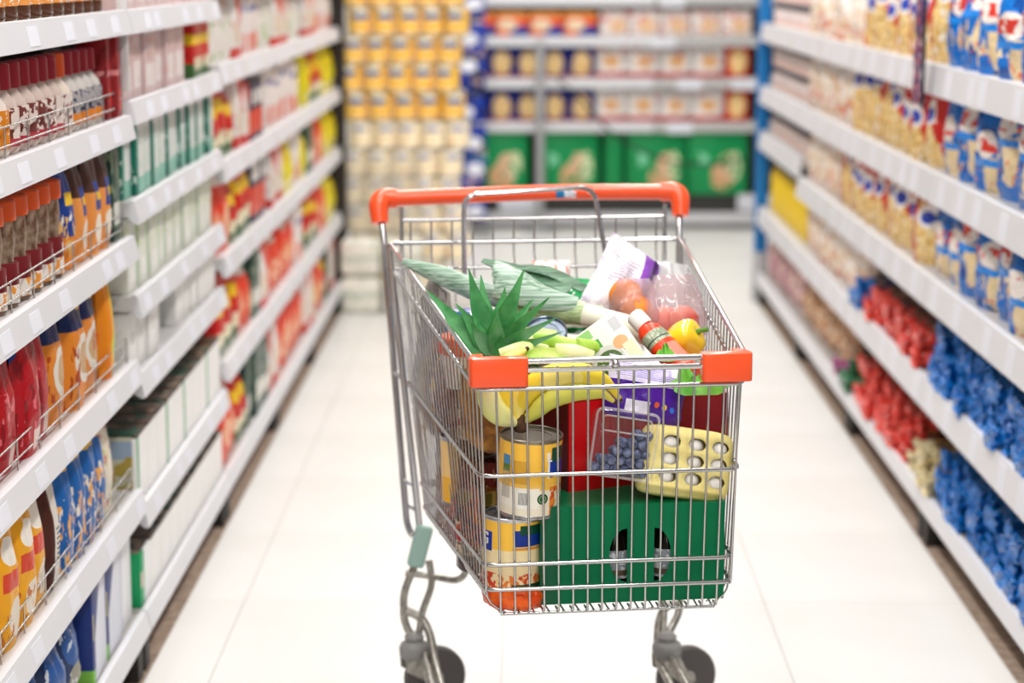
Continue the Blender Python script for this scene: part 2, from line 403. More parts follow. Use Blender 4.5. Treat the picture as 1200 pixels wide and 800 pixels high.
K['carton_green'] = pmat('print_carton_green', 'f3f3f0', [('r', 'x', .09, .075, 'z', .5, .6, '0f9a55'), ('r', 'z', .99, .012, 'x', .5, .6, '50413a')])
K['carton_plain'] = pmat('print_carton_plain', 'f4f3f0', [('r', 'x', .98, .025, 'z', .5, .6, 'd6d8d2'), ('r', 'z', .99, .012, 'x', .5, .6, '50413a')])
K['carton_top'] = pmat('print_carton_top', '5a473d', [('n', 14, .52, '2f5a48'), ('n', 20, .58, '93806f')], coord='Object')
K['carton_scene'] = pmat('print_carton_scene', 'cfcdb8', [('r', 'y', .5, .6, 'z', .8, .14, '9fb4cc'), ('n', 5, .55, 'b6a04a', 'z', .4, .3), ('r', 'y', .5, .6, 'z', .06, .08, '178a50')])
K['red_yellow'] = pmat('print_red_yellow', 'd21f14', [('r', 'x', .5, .6, 'z', .66, .09, 'f0c31a'), ('r', 'x', .5, .6, 'z', .12, .13, '3f6b34'), ('r', 'x', .5, .34, 'z', .25, .1, 'efe6c4'), ('n', 6, .6, 'a50e10', 'z', .45, .15)])
K['red_white'] = pmat('print_red_white', 'f0ece8', [('d', .5, 1, .95, 'd9281c'), ('e', 'x', .5, .3, 'z', .35, .18, 'e6d3b8'), ('r', 'x', .5, .6, 'z', .06, .09, 'd9281c'), ('n', 7, .62, 'd36a52', 'z', .4, .2)])
K['orange_red'] = pmat('print_orange_red', 'e8442a', [('e', 'x', .5, .3, 'z', .4, .2, 'f3b28a'), ('r', 'x', .5, .6, 'z', .92, .09, 'f5e8dc'), ('n', 6, .6, 'f7cfb0', 'z', .3, .25)])
K['yellow'] = pmat('print_yellow', 'f2e022', [('e', 'x', .5, .28, 'z', .6, .12, 'e3c312'), ('n', 6, .62, 'b9c832', 'z', .35, .3), ('r', 'x', .5, .3, 'z', .15, .06, 'f8f3c0')])
K['cream_green'] = pmat('print_cream_green', 'efe8e0', [('n', 5, .6, '7cc043', 'z', .3, .25), ('r', 'x', .5, .4, 'z', .85, .1, 'd9b8a8'), ('l', 'z', 20, .4, 'x', .5, .3, 'z', .6, .08, 'a99a8c')])
K['white_pink'] = pmat('print_white_pink', 'f1eae8', [('r', 'x', .5, .32, 'z', .2, .15, 'e85c3c'), ('n', 6, .62, 'e0bfc2'), ('r', 'x', .5, .4, 'z', .75, .05, '3f59a0')])
K['navy'] = pmat('print_navy_red', '23284e', [('r', 'x', .5, .6, 'z', .3, .2, 'e03a20'), ('r', 'x', .5, .4, 'z', .7, .12, 'e9e6e2')])
K['darkgreen'] = pmat('print_dark_green', '1c4438', [('n', 6, .58, '84977a'), ('r', 'x', .5, .4, 'z', .3, .12, 'e4e4da')])
FARK = [('red_yellow', 'red packet with a yellow band'), ('red_white', 'white carton with red corner'), ('orange_red', 'orange-red packet'), ('yellow', 'bright yellow packet'),
        ('cream_green', 'cream packet with green print'), ('white_pink', 'white packet with orange-red patch'), ('navy', 'navy carton with red band'), ('darkgreen', 'dark green packet')]
K['bag_red'] = pmat('print_bag_red', 'b5121f', [('n', 4, .56, '8e0c18'), ('d', -.9, 1, .72, '1d3a86'), ('n', 7, .62, 'e46a76', 'z', .3, .3), ('r', 'x', .6, .2, 'z', .12, .08, 'e8c9c0')], bump=.3)
K['bag_orange'] = pmat('print_bag_orange', 'e58a2e', [('r', 'x', .5, .6, 'z', .84, .2, '14285e'), ('r', 'x', .75, .2, 'z', .86, .08, 'f0b22a'), ('e', 'x', .55, .36, 'z', .4, .2, 'e9e3d6'), ('e', 'x', .55, .26, 'z', .4, .13, 'cfa777'), ('n', 6, .62, 'b34818', 'z', .25, .3)], bump=.3)
K['bag_yellow'] = pmat('print_bag_yellow', 'f0a91c', [('e', 'x', .5, .32, 'z', .7, .1, 'f6efe4'), ('r', 'x', .5, .34, 'z', .5, .07, 'd9452c'), ('e', 'x', .55, .3, 'z', .22, .14, 'e9dccb'), ('n', 7, .62, 'c5702c', 'z', .2, .2)], bump=.3)
K['bag_blueyellow'] = pmat('print_bag_blueyellow', '1c63ae', [('r', 'x', .5, .6, 'z', .9, .13, 'f2c21d'), ('n', 7, .55, 'f0ad55', 'z', .25, .28), ('n', 9, .6, 'efe7dc', 'z', .3, .28), ('n', 8, .63, 'd9452c', 'z', .9, .1)], bump=.3)
K['bag_brownwhite'] = pmat('print_bag_brownwhite', 'e2dbd2', [('r', 'x', .1, .16, 'z', .5, .6, '4a2015'), ('l', 'z', 26, .5, 'x', .55, .2, 'z', .35, .14, '2c2c2c')], bump=.2)
K['bag_slim'] = pmat('print_bag_slimyellow', 'f2bf1a', [('r', 'x', .2, .2, 'z', .5, .6, 'ef8e1c'), ('n', 7, .6, 'ef5a28', 'z', .2, .2), ('e', 'x', .6, .3, 'z', .28, .12, 'd7d840')], bump=.2)
K['bag_whitepink'] = pmat('print_bag_whitepink', 'ece4cf', [('n', 6, .6, 'd98a7a'), ('n', 8, .63, 'c3c24c')], bump=.2)
K['sack_navy'] = pmat('print_sack_navy', '14305f', [('e', 'x', .5, .35, 'z', .62, .22, '2a5aa0'), ('e', 'x', .5, .2, 'z', .3, .14, '9c9a8a'), ('n', 8, .66, 'd5dae0')], bump=.2)
K['box_navywhite'] = pmat('print_box_navywhite', 'd9dce8', [('d', -1.1, 1, .25, '16307a'), ('r', 'x', .06, .1, 'z', .5, .6, '16307a'), ('r', 'x', .06, .08, 'z', .06, .1, '7ec04a'), ('r', 'x', .07, .03, 'z', .55, .12, 'cfc060')])
K['box_bluewhite'] = pmat('print_box_bluewhite', 'e9eaec', [('r', 'x', .05, .1, 'z', .5, .6, '5d85bd')])
K['carton_greenend'] = pmat('print_carton_greenend', 'eef0ee', [('r', 'x', .16, .17, 'z', .5, .6, '12a263'), ('r', 'x', .12, .1, 'z', .5, .14, 'e7c9c2')])
K['pouch_blue'] = pmat('print_pouch_blue', '1b3f94', [('r', 'x', .5, .6, 'z', .14, .17, 'ee8c25'), ('n', 6, .56, 'f2c072', 'z', .3, .2), ('r', 'x', .5, .34, 'z', .66, .06, 'f2c418'), ('n', 8, .62, 'f4efe6', 'z', .35, .2)], bump=.2)
K['pouch_orange'] = pmat('print_pouch_orange', 'ef9a4c', [('r', 'x', .5, .6, 'z', .82, .2, '513226'), ('r', 'x', .6, .3, 'z', .58, .14, '1b3f94'), ('r', 'x', .6, .22, 'z', .58, .04, 'f2c418'), ('e', 'x', .5, .25, 'z', .25, .15, 'f6ead8')], bump=.2)
K['pack_darkred'] = pmat('print_pack_darkred', '9a1a22', [('r', 'x', .5, .6, 'z', .52, .03, 'd98a8a'), ('r', 'x', .6, .25, 'z', .22, .13, 'e03a2a'), ('n', 7, .58, '7a1018')])
K['bag_blue'] = pmat('print_bag_blue', '0a72cc', [('n', 4, .56, '0a4c9e'), ('e', 'x', .6, .2, 'z', .26, .24, 'ecd4a4'), ('n', 6, .6, 'f0dcb4', 'z', .35, .3), ('e', 'x', .42, .26, 'z', .62, .14, 'f4ece4'), ('n', 5, .5, 'd8382c', 'z', .62, .07), ('r', 'x', .4, .5, 'z', .44, .035, '1c8ae6'), ('n', 9, .66, 'e8603c', 'z', .2, .16)], .16, bump=.8, bscale=25, jit=.3)
K['bag_pasta'] = pmat('print_bag_pasta', 'e9bf6c', [('n', 12, .5, 'f4dca2'), ('n', 14, .6, 'b8802e'), ('d', .9, 1, 1.02, 'd2241f'), ('e', 'x', .4, .26, 'z', .68, .15, 'f6f2ee'), ('e', 'x', .4, .18, 'z', .66, .08, '2546b4'), ('r', 'x', .06, .07, 'z', .4, .6, 'c4352a'), ('n', 6, .66, 'f4efe6')], .16, bump=.8, bscale=35, jit=.3)
K['bag_pale'] = pmat('print_bag_pale', 'eed3b0', [('n', 7, .48, 'fbf3ea'), ('n', 9, .6, 'c98e62'), ('n', 8, .6, 'e8552c', 'z', .15, .18), ('e', 'x', .5, .26, 'z', .72, .1, 'f8f4f0'), ('n', 12, .68, '6a4634')], .14, bump=.8, bscale=35, jit=.3)  # white blotches also paint highlights on the clear film
K['bag_potato'] = pmat('print_bag_brown', 'b98a64', [('n', 6, .5, 'd9b596'), ('n', 9, .6, '8d5f40'), ('n', 12, .66, 'f0e2d4')], .25, bump=.7, bscale=30)
K['bag_mauve'] = pmat('print_bag_mauve', 'cfa0a6', [('n', 6, .5, 'e9c9c2'), ('n', 9, .58, '8e4c66'), ('n', 12, .66, 'f4e8e4')], .25, bump=.7, bscale=30)
def endmat(name, end, mid, win, glint=None):
    return pmat(name, mid, [('n', 7, .55, win), ('r', 'y', .0, .17, 'x', .5, .6, end)] + ([('n', 9, .64, glint, 'y', .0, .16)] if glint else []), .1, bump=1., bscale=60, spec=.7)
K['pk_blue'] = endmat('print_pack_blue', '0879d2', '083c80', 'c99f58')
K['pk_red'] = endmat('print_pack_red', 'f03c2e', '6a2018', 'b4814a', 'f6b8ac')
K['pk_cream'] = endmat('print_pack_cream', 'ead9a8', '8a6a40', 'd0aa60')
K['pk_green'] = endmat('print_pack_green', '1f7a4c', '6a5a3a', 'b09050')
K['pk_magenta'] = endmat('print_pack_magenta', 'b5418a', '6a3a4a', 'b09050')
K['bagb_blue'] = pmat('print_bread_blue', '1d2f8e', [('e', 'x', .5, .32, 'z', .45, .42, 'e6c48a'), ('n', 5, .62, 'd9a860', 'z', .45, .3), ('r', 'x', .5, .6, 'z', .02, .06, 'd23a2a')], .3, bump=.3)
K['bagb_white'] = pmat('print_bread_white', 'f0eae6', [('e', 'x', .5, .26, 'z', .5, .22, 'dca874'), ('r', 'x', .5, .6, 'z', .04, .12, 'd22a22'), ('n', 4, .64, 'c8282a', 'z', .8, .2), ('n', 6, .64, 'cfc4d4', 'z', .6, .3)], .3, bump=.3)
K['bagb_redtan'] = pmat('print_bread_redtan', 'd83024', [('e', 'x', .5, .34, 'z', .5, .4, 'efc98c')], .3)
K['bagb_orange'] = pmat('print_pack_orangetop', 'ee6a35', [('r', 'x', .75, .3, 'z', .2, .2, '2a3f9c'), ('e', 'x', .35, .3, 'z', .45, .25, 'f3d9b8'), ('r', 'x', .5, .6, 'z', .93, .1, 'f0b060')])
K['bagb_redwhite'] = pmat('print_pack_redwhite', 'f0e6e2', [('n', 4, .57, 'd84a3a'), ('e', 'x', .6, .3, 'z', .4, .3, 'eec49c')])
K['bagb_beige'] = pmat('print_pack_beige', 'ddb894', [('n', 4, .57, 'f2e2d2')])
K['box_food'] = pmat('print_box_green', '0a9150', [('e', 'x', .58, .2, 'z', .26, .2, 'd8a87c'), ('e', 'x', .68, .17, 'z', .42, .2, 'dcb490'), ('e', 'x', .8, .1, 'z', .42, .22, 'd2dcae'), ('n', 7, .57, '0a9150', 'z', .3, .3), ('e', 'x', .2, .16, 'z', .52, .1, '7fd0a6'), ('r', 'x', .5, .6, 'z', .98, .06, '067a40'), ('r', 'x', .08, .12, 'z', .2, .4, '0a8a4a'), ('r', 'x', .97, .05, 'z', .4, .6, '0a8a4a')])

MESH = {}
def variants(kind, make, n):
    if kind not in MESH: MESH[kind] = [make(i) for i in range(n)]
    return MESH[kind]
def put(name, me, side, y, z, depth_in, lab, cat, grp, tilt=0., dyaw=0., xf=None):
    x = (XL if xf is None else xf) - depth_in if side < 0 else (XR if xf is None else xf) + depth_in
    return obj(name, me, None, (x, y, z + .0005), (tilt, 0, (PI / 2 if side < 0 else -PI / 2) + dyaw), lab, cat, grp)
RN = random.Random(11)
def row(side, y0, y1, n, z, name, desc, place, w, h, d, key, cat, bag=True, nvar=3, crump=.1, jit=.03, hj=0., inset=.01, yaw=0.):
    """n products of one kind side by side along the shelf"""
    if bag: ms = variants(('bag', key, w, h, d), lambda i: bag_mesh(name, w, h, d, K[key], i + 1, crump), nvar)
    else: ms = variants(('box', key, w, h, d), lambda i: cbox_mesh(name, w, d, h, .004, K[key]), 1)
    for i in range(n):
        yy = y0 + (i + .5) * (y1 - y0) / n
        me = ms[i % len(ms)]
        q = nth((desc, place))
        o = put(name, me, side, yy, z, d / 2 + inset + RN.uniform(0, .012), f'{q} {desc} from near end of {place}', cat, f'{desc} row on the {place}', dyaw=yaw + RN.uniform(-jit, jit))
        if hj: o.scale.z = 1 + RN.uniform(-hj, hj)

# ---- left, nearest unit
P1, P2, P3, P4, P5, P6 = 'left rack highest shelf', 'left rack second shelf', 'left rack third shelf', 'left rack fourth shelf', 'left rack fifth shelf', 'left rack base'
def bottle_proto(name, prof, capprof, body, cap, label, lab_r, lab_z, seg=16):
    r = obj(name, None); obj('body', MB().lathe(prof, seg).mesh('body', body), r); obj('cap', MB().lathe(capprof, seg).mesh('cap', cap), r)
    if label:
        obj('paper_label', MB().lathe([(lab_r, lab_z[0]), (lab_r, lab_z[1])], seg).mesh('paper_label', label), r)
    return r
M_CAPR = mat('cap_darkred', '9c1226', .3); M_CAPO = mat('cap_orange', 'e2561e', .35)
def sauce(col, lab, i): 
    return bottle_proto('sauce_bottle', [(.026, 0), (.03, .006), (.031, .066), (.026, .082), (.014, .096), (.013, .104)], [(.018, .1), (.0195, .104), (.0185, .14), (.016, .142)],
        mat('sauce_%d' % i, col, .2), M_CAPR if i != 3 else M_CAPO, lab, .0316, (.012, .072))
SL = [pmat('label_sauce_a', 'ecdcd4', [('n', 4, .5, '7a3a34'), ('r', 'x', .5, .6, 'z', .1, .1, 'c03a4a')]), pmat('label_sauce_b', 'e48a1c', [('n', 5, .6, 'f4e6d6')]), pmat('label_sauce_c', 'b5b0b2', [('n', 6, .55, '3a4660'), ('r', 'x', .5, .6, 'z', .15, .18, 'e88a2c')]), pmat('label_sauce_d', 'e9ded6', [('n', 6, .58, '8c2430')])]
SP = [sauce('efe2d8', SL[1], 0), sauce('d9c4ba', SL[0], 1), sauce('d8d2cc', SL[2], 2), sauce('efe0d0', SL[3], 3)]
SD = ['red-capped bottle with orange label', 'red-capped brown sauce bottle', 'red-capped bottle with grey label', 'orange-capped pale sauce bottle']
for o in SP: o['category'] = 'bottle'
used = set()
def place(proto, loc, rz, lab, grp):
    rot = (0, 0, rz)
    if proto.name not in used:
        used.add(proto.name); proto.location = loc; proto.rotation_euler = rot; proto['label'] = lab; proto['group'] = grp; return proto
    return dup(proto, loc, rot, lab, grp)
seq = [0, 0, 1, 1, 1, 1, 1, 1, 3, 2, 2, 2, 2]
for i, k in enumerate(seq):
    place(SP[k], (XL - .05, 3.26 + i * .067, 1.1525), PI / 2 + RN.uniform(-.4, .4), f'{nth((k, "S2"))} {SD[k]} from near end of {P2}', 'sauce bottles on the left rack')
row(-1, 4.125, 4.225, 2, 1.152, 'packet', 'dark red packet', P2, .048, .17, .06, 'pack_darkred', 'packet', bag=False)
# highest shelf: brown jars
JB = bottle_proto('jar', [(.034, 0), (.038, .006), (.038, .11), (.033, .125)], [(.036, .122), (.037, .126), (.036, .145), (.034, .147)], mat('jar_brown', '54301c', .15), M_CAPO,
    pmat('label_jar_brown', 'e3954a', [('n', 6, .55, 'efe4d8'), ('n', 6, .62, '2a1a14')]), .0386, (.025, .1)); JB['category'] = 'jar'
for i in range(12): place(JB, (XL - .055, 3.15 + i * .085, 1.3585), PI / 2 + RN.uniform(-.5, .5), f'{nth("S1")} brown jar from near end of {P1}', 'brown jars on the left rack')
# third shelf: coffee jars with orange lids, then pouches
CJ = bottle_proto('coffee_jar', [(.034, 0), (.037, .006), (.035, .055), (.03, .075), (.034, .11), (.031, .14)], [(.036, .138), (.037, .142), (.036, .168), (.033, .171)], mat('coffee_brown', '5a3a26', .15, ncol='a08a74', nscale=40), M_CAPO,
    pmat('label_coffee', 'f0e8e0', [('r', 'x', .5, .6, 'z', .75, .3, '7a1c22'), ('n', 5, .56, 'ef9c3c', 'z', .2, .25), ('r', 'x', .7, .2, 'z', .7, .12, 'efe6e2')]), .0376, (.008, .072)); CJ['category'] = 'jar'
for i in range(7): place(CJ, (XL - .055, 3.18 + i * .082, .9125), PI / 2 + RN.uniform(-.3, .3), f'{nth("S3")} orange-lidded coffee jar from near end of {P3}', 'coffee jars on the left rack')
row(-1, 3.74, 3.84, 1, .912, 'pouch', 'blue pouch with orange base', P3, .085, .19, .05, 'pouch_blue', 'pouch')
row(-1, 3.84, 4.12, 3, .912, 'pouch', 'orange pouch with brown top', P3, .085, .19, .05, 'pouch_orange', 'pouch')
row(-1, 4.14, 4.22, 1, .912, 'packet', 'dark green packet', P3, .07, .18, .06, 'darkgreen', 'packet', bag=False)
row(-1, 3.1, 3.58, 4, .66, 'food_bag', 'red food bag', P4, .12, .215, .06, 'bag_red', 'bag')
row(-1, 3.58, 3.98, 3, .66, 'food_bag', 'orange bag with navy top', P4, .125, .225, .06, 'bag_orange', 'bag')
row(-1, 4.02, 4.1, 1, .66, 'food_bag', 'slim yellow food bag', P4, .075, .23, .05, 'bag_slim', 'bag')
row(-1, 3.05, 3.5, 4, .392, 'food_bag', 'orange-yellow pasta bag', P5, .11, .22, .06, 'bag_yellow', 'bag')
row(-1, 3.5, 3.6, 1, .392, 'food_bag', 'white bag with brown edge', P5, .09, .22, .05, 'bag_brownwhite', 'bag')
row(-1, 3.6, 3.98, 4, .392, 'food_bag', 'blue bag with yellow top', P5, .095, .235, .06, 'bag_blueyellow', 'bag')
row(-1, 4.0, 4.1, 1, .392, 'food_bag', 'cream and pink food bag', P5, .09, .21, .05, 'bag_whitepink', 'bag')
row(-1, 3.3, 3.74, 3, .132, 'sack', 'round navy sack', P6, .14, .2, .1, 'sack_navy', 'sack')
row(-1, 3.76, 4.06, 2, .132, 'carton', 'navy and white carton', P6, .145, .205, .09, 'box_navywhite', 'carton', bag=False)
row(-1, 4.07, 4.21, 1, .132, 'carton', 'pale carton with blue edge', P6, .12, .2, .1, 'box_bluewhite', 'carton', bag=False)
# ---- left, second unit
Q = ['second left unit, highest shelf', 'second left unit, second shelf', 'second left unit, third shelf', 'second left unit, fourth shelf', 'second left unit, fifth shelf', 'second left unit, sixth shelf', 'second left unit, base']
row(-1, 4.27, 5.45, 9, 1.357, 'carton', 'pale pink carton', Q[0], .115, .14, .07, 'box_pink', 'carton', bag=False)
row(-1, 4.27, 5.02, 6, 1.178, 'carton', 'pale pink carton', Q[1], .115, .15, .07, 'box_pink', 'carton', bag=False, hj=.12)
row(-1, 5.15, 5.45, 3, 1.178, 'packet', 'red packet with a yellow band', Q[1], .09, .14, .06, 'red_yellow', 'packet', bag=False)
row(-1, 4.26, 5.46, 12, .98, 'carton', 'white and teal carton', Q[2], .092, .158, .08, 'box_teal', 'carton', bag=False, inset=.012)
row(-1, 4.26, 5.46, 10, .789, 'carton', 'pale green carton', Q[3], .112, .155, .08, 'box_palegreen', 'carton', bag=False, inset=.012)
row(-1, 4.26, 4.66, 4, .625, 'carton', 'plain white carton', Q[4], .095, .125, .08, 'box_white', 'carton', bag=False, inset=.012)
row(-1, 4.86, 5.46, 6, .625, 'carton', 'plain white carton', Q[4], .095, .135, .08, 'box_white', 'carton', bag=False, inset=.012)
row(-1, 4.7, 4.82, 1, .625, 'packet', 'dark green packet', Q[4], .09, .11, .06, 'darkgreen', 'packet', bag=False, inset=.06)
def milk(side, y, z, w, h, d, key, lab, cat, grp, name='milk_carton'):
    me = variants(('milk', key, w, h, d), lambda i: cbox_mesh(name, w, d, h, .003, K[key]), 1)[0]
    o = put(name, me, side, y, z, d / 2 + .01, lab, cat, grp)
    tm = variants(('milktop', w, d), lambda i: cbox_mesh('patterned_top', w - .008, d - .008, .004, .001, K['carton_top']), 1)[0]
    obj('patterned_top', tm, o, (0, 0, h)); return o
for i in range(10):
    o = milk(-1, 4.26 + .06 + i * .12, .354, .117, .142, .3, 'carton_green' if i in (0, 3, 5, 8) else 'carton_plain', f'{nth("M6")} white carton with patterned top from near end of {Q[5]}', 'carton', 'white cartons on the left unit')
    if i == 0: obj('picture_side', cbox_mesh('picture_side', .002, .28, .135, 0, K['carton_scene']), o, (-.0595, 0, .006))
    o = milk(-1, 4.26 + .06 + i * .12, .132, .117, .116, .3, 'carton_greenend' if i == 0 else 'carton_plain', f'{nth("M7")} white carton with patterned top from near end of {Q[6]}', 'carton', 'white cartons on the left base')
# ---- left, far units
FP = ['far left units, highest shelf', 'far left units, second shelf', 'far left units, third shelf', 'far left units, fourth shelf', 'far left units, base']
W8 = [[4, 1, 5, 5, 4, 4, 1], [0, 0, 1, 6, 4, 5, 5, 3], [2, 0, 6, 1, 3, 5, 3, 7], [0, 2, 7, 1, 2, 2, 5, 3], [2, 0, 7, 1, 2, 2, 2, 1, 3]]
for r, (z, hh) in enumerate(zip([1.193, .943, .697, .422, .132], [.2, .2, .2, .2, .22])):
    yy = 5.5; i = 0; k = W8[r][0]; run = 0
    while yy < 8.88:
        if run <= 0: k = W8[r][i % len(W8[r])]; i += 1; run = RN.randint(1, 3)
        w = RN.choice((.11, .14, .17)); run -= 1
        if yy > 8.45 and r in (1, 2, 3): k = 3
        if any(abs(yy + w / 2 - s) < w / 2 + .004 for s in (6.6425, 7.8025)): yy = max(s for s in (6.6425, 7.8025) if abs(yy + w / 2 - s) < w / 2 + .004) + .008; continue
        key, desc = FARK[k]; bg_ = key in ('red_yellow', 'orange_red', 'yellow', 'cream_green')
        h = hh * RN.choice((.88, .96, 1.04))
        row(-1, yy, yy + w, 1, z, 'packet', desc, FP[r], w - .006, round(h, 3), .07, key, 'packet', bag=bg_, nvar=2, jit=.06); yy += w
# ---- right
RP = ['right rack highest shelf', 'right rack second shelf', 'right rack third shelf', 'right rack fourth shelf', 'right rack base']
for r, (z, a, b) in enumerate(((1.203, 5.36, 6.6), (.94, 5.36, 6.75), (.677, 5.45, 7.0))):
    h = .225 if r < 2 else .215
    n1 = round((a - 4.15) / .19); row(1, 4.15, a - .02, n1, z, 'pasta_bag', 'blue pasta bag', RP[r], .2, h, .075, 'bag_blue', 'bag', crump=.2, nvar=5, jit=.16, yaw=.32, inset=.028)
    n2 = round((b - a) / .175); row(1, a, b, n2, z, 'pasta_bag', 'golden pasta bag with red top', RP[r], .18, h, .07, 'bag_pasta', 'bag', crump=.17, nvar=4, jit=.16, yaw=.32, inset=.024)
    n3 = round((7.86 - b) / .19); row(1, b, 7.86, n3, z, 'pasta_bag', 'pale clear pasta bag', RP[r], .185, h - .01, .08, 'bag_pale', 'bag', crump=.2, nvar=4, jit=.16, yaw=.3, inset=.024)
row(1, 6.62, 7.86, 7, .42, 'pasta_bag', 'pale clear pasta bag', RP[3], .18, .195, .085, 'bag_pale', 'bag', crump=.2, nvar=4, jit=.15, yaw=.3, inset=.024)
row(1, 6.95, 8.0, 5, .132, 'produce_bag', 'tan bag of produce', RP[4], .19, .18, .12, 'bag_potato', 'bag', crump=.26, nvar=4, jit=.2, yaw=.2, inset=.03)
row(1, 8.0, 9.15, 6, .132, 'produce_bag', 'mauve bag of produce', RP[4], .18, .2, .11, 'bag_mauve', 'bag', crump=.26, nvar=4, jit=.2, yaw=.2, inset=.03)
def pile(y0, y1, n, layers, z, key, desc, place, w=.088, h=.046, L=.3, inset=.0):
    ms = variants(('pk', key), lambda i: pack_mesh('pasta_pack', L, w, h, K[key], i + 1), 4)
    for l in range(layers):
        m = n - (l % 2)
        for i in range(m):
            yy = y0 + (i + .5 + (l % 2) * .5) * (y1 - y0) / n
            q = nth((desc, place, l))
            put('pasta_pack', RN.choice(ms), 1, yy, z + l * h * .93, L / 2 + inset + RN.uniform(-.012, .02) + l * .012, f'{q} {desc} from near end, {["bottom", "second", "third", "fourth"][l]} layer, {place}', 'pasta pack', f'{desc} pile on the {place}', dyaw=RN.uniform(-.06, .06))
pile(4.2, 5.36, 13, 3, .42, 'pk_blue', 'blue pasta pack', RP[3]); pile(5.4, 6.35, 10, 2, .42, 'pk_red', 'red pasta pack', RP[3]); pile(6.36, 6.58, 2, 2, .42, 'pk_blue', 'blue pack by clear bags', RP[3])
pile(4.1, 5.2, 12, 3, .132, 'pk_blue', 'blue pasta pack', RP[4]); pile(5.2, 5.56, 4, 2, .132, 'pk_cream', 'cream pasta pack', RP[4]); pile(5.56, 6.5, 10, 3, .132, 'pk_red', 'red pasta pack', RP[4])
pile(6.52, 6.72, 2, 2, .132, 'pk_green', 'green pasta pack', RP[4]); pile(6.74, 6.9, 2, 1, .132, 'pk_magenta', 'magenta pasta pack', RP[4])
M_NAVY = mat('lid_navy', '1c2340', .35)
FJ = bottle_proto('jar', [(.034, 0), (.037, .006), (.037, .062), (.033, .07)], [(.036, .068), (.037, .072), (.036, .09), (.034, .092)], mat('jar_pale', 'e8d6cf', .25), M_NAVY, pmat('label_jar_pale', 'f0e4e0', [('n', 6, .58, '8a86a0'), ('r', 'x', .5, .6, 'z', .15, .15, 'e4b8ac')]), .0376, (.012, .056)); FJ['category'] = 'jar'
for z, nm in ((1.203, RP[0]), (.94, RP[1]), (.746, 'right rack third shelf')):
    for l in range(2 if z > .8 else 1):
        for i in range(14):
            place(FJ, (XR + .07, 7.99 + i * .084, z + .0005 + l * .0925), RN.uniform(0, 6), f'{nth(("FJ", z, l))} navy-lidded jar from near end, {["lower", "upper"][l]} layer, {nm}, far unit', 'navy-lidded jars in the far right unit')
YBT = bottle_proto('squeeze_bottle', [(.032, 0), (.036, .01), (.036, .14), (.03, .17), (.018, .185)], [(.019, .183), (.021, .188), (.02, .245), (.012, .25)], mat('mustard_yellow', 'f2cf25', .3), M_NAVY, None, 0, 0); YBT['category'] = 'bottle'
for i in range(14): place(YBT, (XR + .07, 7.99 + i * .084, .4205), RN.uniform(0, 6), f'{nth("YB")} yellow bottle with navy cap from near end of far right unit', 'yellow bottles in the far right unit')
# hanging strip on the right rack
hs = obj('clip_strip', None, None, (XR - .03, 5.31, 1.1), label='narrow hanging strip of small packets on the right rack price rail', cat='clip strip')
obj('strip', cbox_mesh('strip', .004, .03, .36, .001, mat('strip_dark', '2a2c44', .4)), hs)
M_HP = pmat('print_hang_packet', '4a3a68', [('n', 5, .55, 'd0503a'), ('n', 5, .62, 'c8ccdc')])
for i in range(4): obj('packet', bag_mesh('packet', .075, .085, .016, M_HP, i + 3, .1), hs, (-.015, 0, .01 + i * .085), (0, 0, -PI / 2))

# ------------------------------------------------------------------ shelf across the far end
bs = obj('shelving_unit', None, None, (.45, YB, 0), label='grey shelving unit facing the aisle across the far end', cat='shelving')
M_GREYS = mat('shelf_steel_grey', 'b4b2b1', .4); M_DARK = mat('plinth_dark', '3a3836', .6)
BX0, BX1 = -.95, 1.25
obj('back_panel', MB().box(BX0, BX1, .42, .44, .05, 1.7).mesh('back_panel', mat('back_panel_dark', '4a4644', .6), False), bs)
obj('plinth', MB().box(BX0, BX1, .04, .42, 0.09, .19).mesh('plinth', M_DARK, False), bs)
obj('kick_rail', MB().box(BX0, BX1, .0, .40, .03, .09).mesh('kick_rail', M_RAIL, False), bs)
BZ = [1.285, 1.065, .835, .595]
for z in BZ:
    sh = obj('shelf', MB().box(BX0, BX1, .006, .42, z - .03, z).mesh('shelf', M_GREYS, False), bs)
    for a, b in ((BX0, .25), (.255, BX1)):
        obj('price_rail', MB().prism([(.006, z + .003), (-.006, z), (-.014, z - .055), (.006, z - .05)], 'x', a, b).mesh('price_rail', M_RAIL if a < 0 else M_GREYS, False), sh)
for x in (BX0 + .02, .25, BX1 - .02): obj('upright', MB().box(x - .02, x + .02, .38, .418, 0, 1.7).mesh('upright', M_POST, False), bs)
for x in (-.5, .83): obj('price_card', MB().box(x - .1, x + .1, .02, .038, .10, .19).mesh('price_card', M_TAG, False), bs)
for z, xs in zip(BZ, ((.35,), (.3,), (.45, .75), (.4,))):
    for x in xs: obj('price_card', MB().prism([(-.016, z - .002), (-.02, z - .06), (-.018, z - .062), (-.014, z - .004)], 'x', x - .07, x + .07).mesh('price_card', M_TAG, False), bs)
def brow(x0, x1, n, z, name, desc, place, w, h, d, key, cat, bag=True):
    ms = variants(('bb', key, w, h, d), (lambda i: bag_mesh(name, w, h, d, K[key], i + 2, .12)) if bag else (lambda i: cbox_mesh(name, w, d, h, .006, K[key])), 3 if bag else 1)
    for i in range(n):
        x = x0 + (i + .5) * (x1 - x0) / n
        obj(name, ms[i % len(ms)], None, (x, YB + .02 + d / 2 + RN.uniform(0, .01), z + .0005), (0, 0, RN.uniform(-.05, .05)), f'{nth((desc, place))} {desc} from the left on the {place}', cat, f'{desc} row on the {place}')
BP = ['far shelf, highest board', 'far shelf, second board', 'far shelf, third board', 'far shelf, fourth board']
brow(-.3, 1.25, 14, 1.285, 'packet', 'beige packet', BP[0], .1, .18, .08, 'bagb_beige', 'packet')
